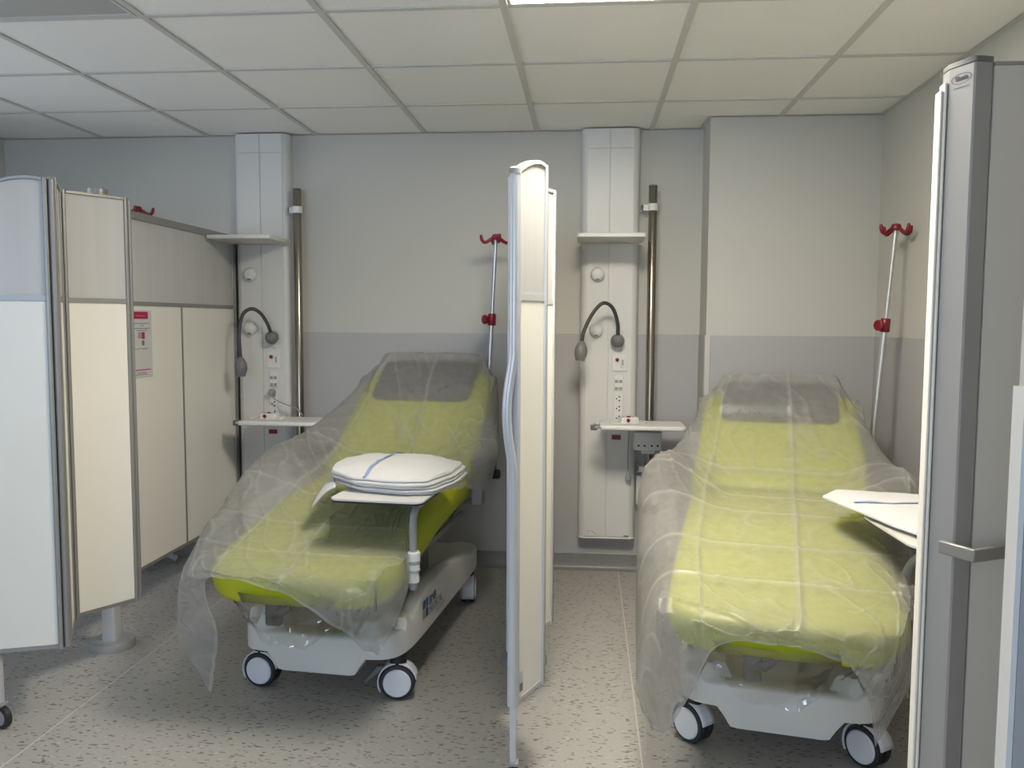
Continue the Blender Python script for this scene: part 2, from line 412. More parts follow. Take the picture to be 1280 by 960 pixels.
for i, (xa, xb) in enumerate(zip(xs, xs[1:])):
    for j, (ya, yb) in enumerate(zip(ys, ys[1:])):
        if (i, j) in LAMP_CELLS + [GREY_CELL]: continue
        w, d = xb - xa - 0.008, ya - yb - 0.008
        k = (round(w, 3), round(d, 3))
        c = ((xa + xb) / 2, (ya + yb) / 2, ZC + 0.0045)
        if k in tiles: clone(tiles[k], parent=ce, loc=c)
        else: tiles[k] = obj('ceiling_tile', MB().box(-w / 2, w / 2, -d / 2, d / 2, 0, 0.015), 'ceil', ce, smooth=False, loc=c)
def cell(i, j): return xs[i] + 0.014, xs[i + 1] - 0.014, ys[j + 1] + 0.014, ys[j] - 0.014
for ci in LAMP_CELLS:
    x0, x1, y0, y1 = cell(*ci)
    lp = thing('ceiling_light', ((x0 + x1) / 2, (y0 + y1) / 2, ZC), 'square lit white light panel set into the ceiling above the beds', 'ceiling light')
    hw = (x1 - x0) / 2
    obj('diffuser', MB().box(-hw + 0.012, hw - 0.012, -hw + 0.012, hw - 0.012, 0.002, 0.012), 'lamp', lp, smooth=False)
    fr = MB(); fr.box(-hw, hw, -hw, -hw + 0.012, -0.001, 0.014).box(-hw, hw, hw - 0.012, hw, -0.001, 0.014).box(-hw, -hw + 0.012, -hw + 0.012, hw - 0.012, -0.001, 0.014).box(hw - 0.012, hw, -hw + 0.012, hw - 0.012, -0.001, 0.014)
    obj('light_frame', fr, 'white', lp, smooth=False)
x0, x1, y0, y1 = cell(*GREY_CELL)
gp = thing('ceiling_panel', ((x0 + x1) / 2, (y0 + y1) / 2, ZC), 'dull grey framed panel set among the white ceiling tiles', 'ceiling panel')
obj('panel_face', MB().box(-hw + 0.014, hw - 0.014, -hw + 0.014, hw - 0.014, 0.004, 0.012), 'greypanel', gp, smooth=False)
fr2 = MB(); fr2.V = list(fr.V); fr2.F = list(fr.F)
obj('panel_frame', fr2, 'bar', gp, smooth=False)

# ------------------------------------------------------------------ folding privacy screens
ZB, ZT, ZM = 0.257, 1.808, 1.418
def panel(scr, org, p0, p1, arch=None, split=None, alu='alu', t=0.024, cap=0.012):
    """one screen panel from plan point p0 to p1 (world), parts parented to the screen"""
    a = (p0[0] - org[0], p0[1] - org[1]); b = (p1[0] - org[0], p1[1] - org[1])
    d = Vector((b[0] - a[0], b[1] - a[1])); L = d.length; d.normalize()
    at = lambda s: (a[0] + d.x * s, a[1] + d.y * s)
    pw = 0.014
    f = lambda u, v, w: (a[0] + d.x * u - d.y * w, a[1] + d.y * u + d.x * w, v)
    top = (lambda s: interp(arch, s / L)) if arch else (lambda s: ZT)
    cuts = [pw] + ([split] if split else []) + [L - pw]
    main = None
    for s0, s1 in zip(cuts, cuts[1:]):
        mb = MB().slab(at(s0 + (0.006 if split and s0 == split else 0)), at(s1 - (0.006 if split and s1 == split else 0)), t * 0.8, ZB + 0.012, ZM - 0.009)
        o = obj('screen_panel', mb, 'cream', scr, 0.0015)
        main = main or o
    if split:
        obj('mullion', MB().slab(at(split - 0.006), at(split + 0.006), t, ZB + 0.012, ZM - 0.009), alu, main)
    n = 14
    prof = [(pw + (L - 2 * pw) * k / n) for k in range(n + 1)]
    poly = [(pw, ZM + 0.009), (L - pw, ZM + 0.009)] + [(s, top(s) - cap) for s in reversed(prof)]
    obj('translucent_top', MB().prism(poly, -t * 0.36, t * 0.36, f), 'cell', main)
    poly = [(s, top(s) - cap) for s in prof] + [(s, top(s)) for s in reversed(prof)]
    obj('top_rail', MB().prism(poly, -t * 0.6, t * 0.6, f), alu, main, 0.002)
    obj('mid_rail', MB().prism([(pw, ZM - 0.009), (L - pw, ZM - 0.009), (L - pw, ZM + 0.009), (pw, ZM + 0.009)], -t * 0.5, t * 0.5, f), alu, main)
    obj('bottom_rail', MB().prism([(pw, ZB), (L - pw, ZB), (L - pw, ZB + 0.012), (pw, ZB + 0.012)], -t * 0.5, t * 0.5, f), alu, main)
    for s0 in (0, L - pw):
        obj('side_profile', MB().prism(rrect(s0, s0 + pw, -t * 0.62, t * 0.62, 0.004, 3), ZB - 0.004, top(s0 + pw / 2), lambda u, v, w: f(u, w, v)), alu, main)
    return main
ARCH = [(0, 1.800), (0.15, 1.806), (0.3, 1.808), (0.5, 1.802), (0.7, 1.790), (0.85, 1.777), (1, 1.762)]
def hinge(scr, org, p):
    x, y = p[0] - org[0], p[1] - org[1]
    obj('hinge_strip', MB().lathe([(0.009, ZB), (0.009, ZT - 0.01)], (x, y, 0), n=12), 'alu', scr)
def post(scr, alu='alu'):
    obj('post', MB().prism(rrect(-0.028, 0.028, -0.028, 0.028, 0.006, 3), 0.03, 1.815, lambda u, v, w: (u, v, w)), 'alu_l', scr)
    obj('base_disc', MB().lathe([(0.092, 0.0), (0.092, 0.022), (0.086, 0.03), (0.03, 0.032)], n=40), 'grey', scr)
    obj('post_cap', MB().lathe([(0.036, 1.815), (0.036, 1.850), (0.037, 1.851), (0.037, 1.866), (0.033, 1.869), (0.004, 1.869)], n=24), 'alu', scr)
def leg_and_wheel(scr, x, y, dx, dy):
    """slim leg under the free edge, with a small castor"""
    obj('leg', MB().box(x - 0.009, x + 0.009, y - 0.009, y + 0.009, 0.085, ZB), 'alu_l', scr, 0.002)
    w = obj('castor', MB().lathe([(0.03, -0.011), (0.037, -0.008), (0.038, 0), (0.037, 0.008), (0.03, 0.011)], (x + 0.004, y, 0.038), (dx, dy, 0), 24), 'rubber', scr)
    obj('hub_cap', MB().lathe([(0.025, -0.0125), (0.025, 0.0125)], (x + 0.004, y, 0.038), (dx, dy, 0), 20), 'grey', w)
    obj('castor_fork', MB().box(x - 0.015, x + 0.015, y - 0.018, y + 0.018, 0.078, 0.086), 'grey', w)

def make_screen(org, wall_x, pts, label, handle_side, lamplit=False):
    alu = 'alu_l' if lamplit else 'alu'  # same frame metal, lit copy for the centre screen: light put into the colour
    scr = thing('folding_screen', (org[0], org[1], 0), label, 'privacy screen')
    post(scr)
    panel(scr, org, (wall_x, -0.055), (wall_x, org[1] + 0.03), split=(abs(org[1]) - 0.085) / 2, alu='alu', cap=0.034)
    obj('wall_profile', MB().box(wall_x - org[0] - 0.018, wall_x - org[0] + 0.018, -org[1] - 0.055, -org[1] - 0.005, ZB - 0.1, ZT), 'alu', scr, 0.003)
    panels = []
    for k, (p, q) in enumerate(zip(pts, pts[1:])):
        d = Vector((q[0] - p[0], q[1] - p[1])).normalized() * 0.011
        last = k == len(pts) - 2
        p2 = (p[0] + d.x, p[1] + d.y); q2 = q if last else (q[0] - d.x, q[1] - d.y)
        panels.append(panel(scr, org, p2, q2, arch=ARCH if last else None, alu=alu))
        if k: hinge(scr, org, p)
    return scr, panels

lscr, lp_ = make_screen((-1.945, -1.29), -1.936, [(-1.925, -1.335), (-1.735, -1.44), (-1.872, -1.665), (-1.722, -1.92), (-1.925, -1.995)],
                        'grey-framed folding screen with a small crimson-headed notice, beside the logo-marked bed', 1)
leg_and_wheel(lscr, -1.915 + 1.945, -1.992 + 1.29, -0.3, -1)
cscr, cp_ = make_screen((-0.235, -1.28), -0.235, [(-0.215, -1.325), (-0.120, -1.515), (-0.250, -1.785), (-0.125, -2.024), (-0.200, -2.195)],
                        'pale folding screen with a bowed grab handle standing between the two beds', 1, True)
leg_and_wheel(cscr, -0.199 + 0.235, -2.193 + 1.28, 1, 0.3)
# rounded free edge with bowed grab handle
e = Vector((-0.200 + 0.235, -2.195 + 1.28)); dv = Vector((-0.200 + 0.125, -2.195 + 2.024)).normalized(); nv = Vector((-dv.y, dv.x))
def edge_strip(z0, z1, name, bow=None):
    def f(u, v):
        a = 2 * math.pi * u; z = z0 + (z1 - z0) * v
        k = (bow * math.sin(math.pi * v) ** 1.3) if bow else 0
        c = e + dv * (0.004 + k * 0.25) - Vector((1, 0)) * k
        return (c.x + nv.x * 0.0145 * math.cos(a) + dv.x * 0.012 * math.sin(a), c.y + nv.y * 0.0145 * math.cos(a) + dv.y * 0.012 * math.sin(a), z)
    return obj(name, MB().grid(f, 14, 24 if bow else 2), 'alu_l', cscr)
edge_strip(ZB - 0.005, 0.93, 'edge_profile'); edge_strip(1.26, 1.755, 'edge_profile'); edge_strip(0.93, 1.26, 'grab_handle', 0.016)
obj('edge_cap', MB().lathe([(0.016, 1.752), (0.016, 1.766), (0.012, 1.77)], (e.x + dv.x * 0.002, e.y + dv.y * 0.002, 0), n=16), 'grey', cscr)
nn = Vector((-0.200 + 0.125, -2.195 + 2.024)).normalized()
# small data sticker near the foot of the end panel
def on_end(s, z, off=0.0135):
    b = Vector((-0.125 + 0.235, -2.024 + 1.28)); q = b + nn * s; r_ = Vector((-nn.y, nn.x)); 
    if r_.x < 0: r_ = -r_
    return (q.x + r_.x * off, q.y + r_.y * off, z)
stk = obj('sticker', MB().add([on_end(0.150, 0.285), on_end(0.172, 0.285), on_end(0.172, 0.345), on_end(0.150, 0.345)], [(0, 1, 2, 3)]), 'paper', cscr)
obj('sticker_print', MB().add([on_end(0.152, 0.288, 0.0138), on_end(0.170, 0.288, 0.0138), on_end(0.170, 0.312, 0.0138), on_end(0.152, 0.312, 0.0138)], [(0, 1, 2, 3)]), 'greyink', stk)

# notice fixed to the left screen
nt_ = thing('notice', (-1.9235, -1.03, 1.245), 'small printed notice with crimson header stuck on the folding screen', 'notice')
def flat(name, y0, y1, z0, z1, m, x=0.0008, t=0.0006, par=nt_): return obj(name, MB().box(x, x + t, y0, y1, z0, z1), m, par, smooth=False)
flat('paper', -0.075, 0.085, -0.145, 0.145, 'paper', 0.0, 0.0008)
flat('header_band', -0.072, 0.055, 0.107, 0.138, 'crimson')
flat('header_lettering', -0.045, 0.03, 0.119, 0.1215, 'softink', 0.0015)
for z, a, b in ((0.088, -0.066, 0.066), (0.079, -0.015, 0.02), (0.066, -0.062, 0.064), (0.057, -0.042, 0.045), (-0.022, -0.06, 0.05), (-0.126, -0.045, 0.03), (-0.134, -0.06, 0.04)):
    flat('text_line', a, b, z - 0.0014, z + 0.0014, 'greyink')
flat('picture', -0.03, 0.0, 0.022, 0.05, 'softink'); flat('picture', 0.0, 0.024, 0.02, 0.05, 'crimson'); flat('picture', 0.0, 0.02, -0.008, 0.014, 'greyink')
flat('red_rule', -0.073, 0.07, -0.116, -0.112, 'crimson')

# folded screen by the right wall: capped post, grey panel, grab bar
PO = Vector((0.717, -2.722))
rs = thing('folding_screen', (PO.x, PO.y, 0), 'folded grey privacy screen with dark-capped post carrying an oval logo', 'privacy screen')
HP = 1.868
sec = [(0.0, 0.0), (0.0245, -0.052), (0.028, -0.055), (0.060, -0.047), (0.064, -0.043), (0.066, 0.035), (0.002, 0.035)]
obj('post', MB().prism(sec, 0.0, HP - 0.012), 'postgrey', rs, smooth=False)
obj('post_cap', MB().prism([(x * 1.02 - 0.001, y * 1.02 - 0.001) for x, y in sec], HP - 0.012, HP), 'dkgrey', rs, 0.002)
obj('back_board', MB().box(0.0665, XR - PO.x - 0.006, -0.042, -0.018, 0.02, HP - 0.016), 'postpanel', rs, 0.002)
obj('top_rail', MB().box(0.0665, XR - PO.x - 0.006, -0.044, -0.016, HP - 0.016, HP - 0.009), 'grey', rs, 0.002)
obj('folded_panel', MB().box(-0.007, -0.0005, 0.002, 0.030, 0.06, HP - 0.035), 'cream', rs, 0.003)
obj('folded_panel', MB().box(-0.013, -0.008, 0.006, 0.034, 0.06, HP - 0.05), 'cream', rs, 0.002)
gb = MB()
pth = [(-0.006, -0.056), (0.033, -0.128), (0.109, -0.090), (0.150, -0.060), (0.150, -0.0425), (0.105, -0.078), (0.038, -0.112), (0.006, -0.052)]
obj('grab_bar', gb.prism(pth, 0.888, 0.914), 'alu', rs, 0.003)
A0, A1 = Vector((0.0, 0.0)), Vector((0.0245, -0.052)); ax = (A1 - A0).normalized(); an = Vector((ax.y, -ax.x))
def post_plane(s, z, off=0.0008):
    q = A0 + ax * s + an * off
    return Matrix(((ax.x, 0, an.x, q.x), (ax.y, 0, an.y, q.y), (0, 1, 0, z), (0, 0, 0, 1)))
zl = HP - 0.036
ring = MB(); n = 36
for k in range(n):
    a0, a1 = 2 * math.pi * k / n, 2 * math.pi * (k + 1) / n
    pts = [post_plane(0.030 + r * math.cos(a), zl + (r * 0.42 + (0.0)) * math.sin(a)).translation for r, a in ((0.0245, a0), (0.0245, a1), (0.0218, a1), (0.0218, a0))]
    ring.add(pts, [(0, 1, 2, 3)])
obj('logo_ring', ring, 'logoink', rs, smooth=False)
text('logo_lettering', 'Silentia', 0.0130, 'logoink', rs, post_plane(0.030, zl - 0.003), 'CENTER', 0.85)
q0, q1 = post_plane(0.012, zl - 0.018).translation, post_plane(0.050, zl - 0.018).translation
obj('logo_strapline', MB().add([q0, q1, q1 + Vector((0, 0, 0.0016)), q0 + Vector((0, 0, 0.0016))], [(0, 1, 2, 3)]), 'logoink', rs, smooth=False)

# ------------------------------------------------------------------ bed-head service units on the back wall
def service_unit(xc, side):
    """xc: plan centre of the trunking; side words tell the two apart"""
    near = side
    u = thing('service_unit', (xc, 0, 0.19), 'tall white bedside service trunking with shelf and sockets ' + near, 'service panel')
    z0 = 0.19
    W, D = 0.150, 0.078
    body = MB().prism(rrect(-W, W, 0, 0.0, 0.0001, 1)[:0] or [(-W, -0.0005), (-W, -D + 0.03), (-W + 0.012, -D + 0.008), (-W + 0.03, -D), (W - 0.03, -D), (W - 0.012, -D + 0.008), (W, -D + 0.03), (W, -0.0005)], 0.012, ZC - z0 - 0.003)
    obj('trunking_body', body, 'trunk', u, 0.0)
    obj('end_cap', MB().prism([(-W, -0.004), (-W, -D + 0.02), (-W + 0.02, -D - 0.002), (W - 0.02, -D - 0.002), (W, -D + 0.02), (W, -0.004)], 0, 0.012), 'white', u, 0.004)
    sx = -0.003
    zs = 1.757 - z0
    for a, b in ((-W + 0.03, sx - 0.0022), (sx + 0.0022, W - 0.03)):
        obj('cover_strip', MB().box(a, b, -D - 0.004, -D, 0.014, zs - 0.002), 'trunk', u, 0.0015)
        obj('cover_strip', MB().box(a, b, -D - 0.004, -D, zs + 0.022, ZC - z0 - 0.105), 'trunk', u, 0.0015)
        obj('cover_strip', MB().box(a, b, -D - 0.004, -D, ZC - z0 - 0.103, ZC - z0 - 0.004), 'trunk', u, 0.0015)
    obj('shelf', MB().prism(rrect(-0.168, 0.166, -0.40, -D - 0.005, 0.015, 4), zs, zs + 0.020), 'white', u, 0.004)
    F = -D - 0.004
    for z, dx in ((1.595, -0.062), (1.304, -0.066)):
        k = obj('gas_outlet', MB().lathe([(0.036, 0), (0.037, 0.012), (0.033, 0.024), (0.022, 0.032), (0.004, 0.034)], (dx, F, z - z0), (0, -1, 0), 28), 'white', u)
        obj('outlet_port', MB().box(dx - 0.009, dx + 0.009, F - 0.031, F - 0.022, z - z0 - 0.031, z - z0 - 0.024), 'dkgrey', k)
    pl = obj('switch_plate', MB().box(0.020, 0.096, F - 0.006, F, 1.090 - z0, 1.178 - z0), 'white', u, 0.002)
    obj('red_button', MB().lathe([(0.010, 0), (0.010, 0.005), (0.006, 0.008)], (0.046, F - 0.006, 1.150 - z0), (0, -1, 0), 18), 'red', pl)
    obj('plug_recess', MB().box(0.064, 0.084, F - 0.010, F - 0.006, 1.108 - z0, 1.165 - z0), 'white', pl, 0.003)
    obj('recess_slot', MB().box(0.069, 0.079, F - 0.0112, F - 0.010, 1.120 - z0, 1.150 - z0), 'softink', pl)
    dp = obj('data_plate', MB().box(0.032, 0.078, F - 0.005, F, 0.986 - z0, 1.070 - z0), 'white', u, 0.002)
    for zz in (1.028, 0.990):
        for xx in (0.036, 0.057):
            obj('data_port', MB().box(xx, xx + 0.017, F - 0.0062, F - 0.005, zz - z0, zz + 0.016 - z0), 'grey', dp)
    sp = obj('socket_strip', MB().box(0.030, 0.078, F - 0.006, F, 0.805 - z0, 0.972 - z0), 'white', u, 0.002)
    for zz in (0.945, 0.893, 0.842):
        for dx, dz, r in ((0.060, 0.010, 0.0045), (0.060, -0.010, 0.0045), (0.046, 0.0, 0.004)):
            obj('socket_hole', MB().lathe([(r, 0), (r, 0.0012)], (dx, F - 0.006, zz + dz - z0), (0, -1, 0), 10), 'black', sp)
    obj('marker_tag', MB().box(0.052, 0.070, F - 0.001, F, 1.196 - z0, 1.200 - z0), 'softink', u)
    obj('red_indicator', MB().box(0.024, 0.070, F - 0.006, F, 0.728 - z0, 0.752 - z0), 'red', u, 0.001)
    obj('maker_mark', MB().box(-0.100, -0.066, F - 0.0008, F, 0.232 - z0, 0.2335 - z0).box(-0.100, -0.098, F - 0.0008, F, 0.216 - z0, 0.232 - z0).add([(-0.072, F - 0.0008, 0.226 - z0), (-0.052, F - 0.0008, 0.214 - z0), (-0.052, F - 0.0008, 0.218 - z0), (-0.072, F - 0.0008, 0.230 - z0)], [(0, 1, 2, 3)]), 'softink', u, smooth=False)
    obj('rating_label', MB().box(0.092, 0.118, F - 0.0008, F, 0.206 - z0, 0.213 - z0), 'greyink', u, smooth=False)
    return u
LU, RU = -1.755, 0.114
service_unit(LU, 'behind the logo-marked bed'); service_unit(RU, 'left of the boxed-out wall')

def gooseneck(ball, path, hd, label):
    b = Vector(ball)
    t = thing('reading_lamp', ball, label, 'lamp')
    obj('ball_mount', MB().lathe([(0.012, -0.034), (0.02, -0.03)] + [(0.036 * math.sin(math.pi * k / 12), -0.036 * math.cos(math.pi * k / 12)) for k in range(3, 13)][:-1] + [(0.003, 0.036)], (0, 0, 0), (0, -1, 0), 24), 'lampgrey', t)
    obj('gooseneck_arm', MB().tube([p - b for p in spline(path, 30)], 0.0095, 10), 'dkgrey2', t)
    h = Vector(path[-1]) - b; d = Vector(hd).normalized()
    hdm = obj('lamp_head', MB().lathe([(0.010, -0.006), (0.020, 0.006), (0.029, 0.024), (0.033, 0.044), (0.032, 0.062), (0.025, 0.082), (0.022, 0.092), (0.012, 0.093)], h, d, 22), 'lampgrey', t)
    obj('lens', MB().lathe([(0.020, 0.0932), (0.020, 0.096)], h, d, 18), 'softink', hdm)
gooseneck((0.159, -0.118, 1.250), [(0.160, -0.135, 1.282), (0.156, -0.16, 1.345), (0.128, -0.20, 1.420), (0.078, -0.24, 1.442), (0.025, -0.27, 1.385), (-0.015, -0.285, 1.30), (-0.026, -0.29, 1.245)], (-0.08, -0.05, -1),
          'grey gooseneck reading lamp, arched wide, on the trunking left of the boxed-out wall')
gooseneck((-1.693, -0.118, 1.255), [(-1.693, -0.135, 1.285), (-1.700, -0.16, 1.33), (-1.725, -0.19, 1.385), (-1.762, -0.22, 1.408), (-1.798, -0.25, 1.375), (-1.806, -0.28, 1.28), (-1.800, -0.29, 1.195), (-1.797, -0.29, 1.15)], (0.03, 0, -1),
          'grey gooseneck reading lamp with a straight drooping neck, behind the logo-marked bed')

def rail_pole(x, where):
    t = thing('rail_pole', (x, -0.11, 0.545), 'upright stainless steel equipment pole ' + where, 'pole')
    obj('pole_tube', MB().lathe([(0.022, 0.0), (0.022, 1.490), (0.020, 1.493)], n=24), 'steel', t)
    obj('pole_cap', MB().lathe([(0.0225, 1.493), (0.0225, 1.500), (0.018, 1.503)], n=24), 'dkgrey', t)
    for z in (1.390, 0.03):
        obj('wall_bracket', MB().lathe([(0.026, z - 0.018), (0.026, z + 0.018)], n=24).box(-0.056, -0.018, 0.01, 0.024, z - 0.016, z + 0.016).box(-0.056, -0.046, 0.01, 0.106, z - 0.016, z + 0.016), 'white', t, 0.002)
rail_pole(0.330, 'between trunking and boxed-out wall'); rail_pole(-1.545, 'beside the trunking behind the logo-marked bed')

def pole_tray(xc, zt, where):
    t = thing('wall_tray', (xc, -0.25, zt), 'white bedside tray with grey clip on pole arm ' + where, 'tray')
    obj('tray_top', MB().prism(rrect(-0.215, 0.205, -0.145, 0.10, 0.02, 4), -0.022, 0), 'white', t, 0.006)
    obj('side_rail', MB().tube([(-0.215, -0.10, -0.012), (-0.235, -0.10, -0.014), (-0.238, -0.05, -0.015), (-0.238, 0.02, -0.012), (-0.215, 0.02, -0.012)], 0.007, 8), 'chrome', t)
    obj('rail_clip', MB().box(-0.262, -0.228, -0.085, -0.055, -0.030, -0.004), 'dkgrey', t, 0.003)
    obj('tray_arm', MB().box(-0.02, 0.11, 0.06, 0.118, -0.05, -0.022), 'white', t, 0.003)
pole_tray(0.285, 0.838, 'right of the open sockets')
pole_tray(-1.565, 0.832, 'behind the logo-marked bed')
def handset(x, y, z, rz, label):
    t = thing('call_handset', (x, y, z), label, 'handset', rz)
    obj('handset_body', MB().prism(rrect(-0.048, 0.048, -0.028, 0.028, 0.012, 4), 0.0, 0.030), 'white', t, 0.006)
    obj('call_button', MB().lathe([(0.011, 0.030), (0.011, 0.033), (0.008, 0.035)], (0.0, 0.0, 0), n=16), 'red', t)
    for dx in (-0.028, 0.026): obj('key', MB().box(dx - 0.006, dx + 0.006, -0.006, 0.006, 0.029, 0.0315), 'softink', t)
    obj('front_button', MB().lathe([(0.010, 0), (0.010, 0.002)], (-0.012, -0.028, 0.016), (0, -1, 0), 14), 'red', t)
    obj('coiled_cord', MB().tube(spline([(0.046, 0.01, 0.010), (0.075, 0.02, 0.006), (0.085, -0.03, 0.005), (0.04, -0.045, 0.005), (-0.04, -0.05, 0.005), (-0.10, -0.03, 0.005), (-0.085, 0.03, 0.005)], 40), 0.003, 6), 'white', t)
handset(0.215, -0.265, 0.8385, 0.3, 'white nurse call handset with red button, on the tray right of the open sockets')
handset(-1.655, -0.27, 0.8325, -0.1, 'white nurse call handset with red button, on the tray behind the logo-marked bed')
# boxes below the right tray
ob = thing('outlet_box', (0.318, -0.165, 0.672), 'white four-hole outlet box clamped to the steel pole under the tray', 'outlet box')
obj('box_body', MB().prism(rrect(-0.075, 0.070, -0.055, 0.03, 0.012, 3), 0.02, 0.115).box(-0.03, 0.035, -0.04, 0.03, 0.0, 0.02), 'trunk', ob, 0.004)
for dx in (-0.048, -0.018, 0.018, 0.048): obj('outlet_hole', MB().lathe([(0.0055, 0), (0.0055, 0.0015)], (dx, -0.055, 0.045), (0, -1, 0), 10), 'black', ob)
ob2 = thing('socket_box', (0.330, -0.004, 0.375), 'white wall socket box low on the wall beside the trunking', 'outlet box')
obj('box_body', MB().box(-0.06, 0.06, -0.055, 0.0, 0.0, 0.16), 'trunk', ob2, 0.006)
for dx, dz in ((-0.015, 0.05), (-0.03, 0.04), (-0.015, 0.03), (0.02, 0.05), (0.02, 0.03)): obj('socket_hole', MB().lathe([(0.005, 0), (0.005, 0.0015)], (dx, -0.055, dz), (0, -1, 0), 10), 'black', ob2)
pc = thing('pull_cord', (0.228, -0.092, 0.80), 'grey pull cord with bulb hanging in front of the trunking under the tray', 'pull cord')
obj('cord', MB().tube(spline([(0, 0, 0.0), (-0.004, -0.01, -0.08), (-0.006, -0.01, -0.18), (-0.002, -0.012, -0.24)], 16), 0.0028, 6), 'grey', pc)
obj('pull_bulb', MB().lathe([(0.004, 0.0), (0.010, -0.015), (0.017, -0.035), (0.016, -0.045), (0.006, -0.052)], (-0.002, -0.012, -0.235), n=14), 'grey', pc)
cl = thing('plugged_cable', (-1.705, -0.082, 0.955), 'round grey plug and cable in the top socket behind the logo-marked bed', 'cable')
obj('plug', MB().lathe([(0.021, 0.007), (0.021, 0.025), (0.015, 0.036), (0.005, 0.038)], (0, 0, 0), (0, -1, 0), 18), 'grey', cl)
obj('cable', MB().tube(spline([(0.0, -0.036, -0.012), (0.04, -0.05, -0.04), (0.10, -0.06, -0.062), (0.15, -0.07, -0.075), (0.20, -0.10, -0.112)], 24), 0.003, 6), 'grey', cl)

# ------------------------------------------------------------------ beds
def caster(bed, x, y, nrm, brake=False):
    """twin-disc hospital castor; nrm: axle direction in bed space pointing to the hub seen"""
    n = Vector((nrm[0], nrm[1], 0)).normalized(); s = Vector((-n.y, n.x, 0)); c = Vector((x, y, 0.0645))
    prof = lambda r, w: [(r - 0.016, -w), (r - 0.003, -w + 0.002), (r, -w + 0.008), (r, w - 0.008), (r - 0.003, w - 0.002), (r - 0.016, w)]
    ca = obj('castor', MB().lathe([(0.012, 0.118), (0.03, 0.122), (0.03, 0.17), (0.012, 0.172)], (x, y, 0), n=16), 'black', bed)
    obj('tyre', MB().lathe(prof(0.0635, 0.014), c + n * 0.018, n, 40), 'rubber', ca)
    obj('tyre', MB().lathe(prof(0.0635, 0.014), c - n * 0.018, n, 40), 'rubber', ca)
    obj('hub_cap', MB().lathe([(0.050, 0.0), (0.050, 0.004), (0.046, 0.0075), (0.002, 0.009)], c + n * 0.0305, n, 32), 'hub', ca)
    obj('hub_cap', MB().lathe([(0.050, 0.0), (0.050, -0.004), (0.046, -0.0075), (0.002, -0.009)], c - n * 0.0305, n, 32), 'hub', ca)
    ho = MB()
    def shell(u, v):
        a = R(-30 + 200 * u); w = (v - 0.5) * 0.058; r = 0.071
        p = c + s * (math.cos(a) * r) * -1 + Vector((0, 0, 1)) * (math.sin(a) * r) + n * w
        return p
    ho.grid(shell, 16, 3)
    h = obj('castor_hood', ho, 'hub', ca); sl = h.modifiers.new('thickness', 'SOLIDIFY'); sl.thickness = 0.004
    if brake:
        obj('brake_pedal', MB().prism([(-0.045, 0.12), (-0.075, 0.118), (-0.122, 0.062), (-0.118, 0.055), (-0.09, 0.075), (-0.06, 0.10)], -0.014, 0.014, lambda u, v, w: tuple(c + s * u * brake + n * w + Vector((0, 0, v - 0.0645)))), 'dkgrey', ca, 0.004)

def pad(path, t, hwf, r_edge=0.035, nu=26, nv=60):
    """upholstered pad swept along a (y,z) path; hwf(s) half width; closed rounded section"""
    P = [Vector((0, y, z)) for y, z in path]; mb = MB()
    Ls = [0]
    for a, b in zip(P, P[1:]): Ls.append(Ls[-1] + (b - a).length)
    tot = Ls[-1]
    def pt(s):
        s *= tot
        for i in range(len(P) - 1):
            if s <= Ls[i + 1] or i == len(P) - 2:
                f = (s - Ls[i]) / (Ls[i + 1] - Ls[i]); return P[i].lerp(P[i + 1], f)
    V = []; F = []
    for j in range(nv + 1):
        s = 0.5 - 0.5 * math.cos(math.pi * j / nv)
        p = pt(s); q = (pt(min(1, s + 0.03)) - pt(max(0, s - 0.03))).normalized(); nrm = Vector((0, -q.z, q.y))
        w = hwf(s); d = min(s, 1 - s) * tot
        th = t * (math.sqrt(max(0, 1 - (1 - min(1, d / r_edge)) ** 2)) * 0.5 + 0.5)
        for k in range(nu):
            a = 2 * math.pi * k / nu; ca, sa = math.cos(a), math.sin(a)
            ex = abs(ca) ** 0.30 * (1 if ca >= 0 else -1); ez = abs(sa) ** 0.55 * (1 if sa >= 0 else -1)
            crown = 0.0
            V.append(Vector((ex * w, p.y, p.z)) + nrm * (-t / 2 + ez * th / 2))
    for j in range(nv):
        for k in range(nu):
            k2 = (k + 1) % nu
            F.append((j * nu + k, j * nu + k2, (j + 1) * nu + k2, (j + 1) * nu + k))
    F.append(tuple(range(nu - 1, -1, -1))); F.append(tuple(range(nv * nu, (nv + 1) * nu)))
    return mb.add(V, F)
def end_round(s, lead, trail, w0, w1, tot):
    """half width with rounded lead/trail ends (metres)"""
    w = w0 + (w1 - w0) * s
    a, b = s * tot, (1 - s) * tot
    if lead and a < lead: w -= lead * (1 - math.sqrt(max(0, 1 - (1 - a / lead) ** 2))) * 0.9
    if trail and b < trail: w -= trail * (1 - math.sqrt(max(0, 1 - (1 - b / trail) ** 2))) * 0.9
    return w

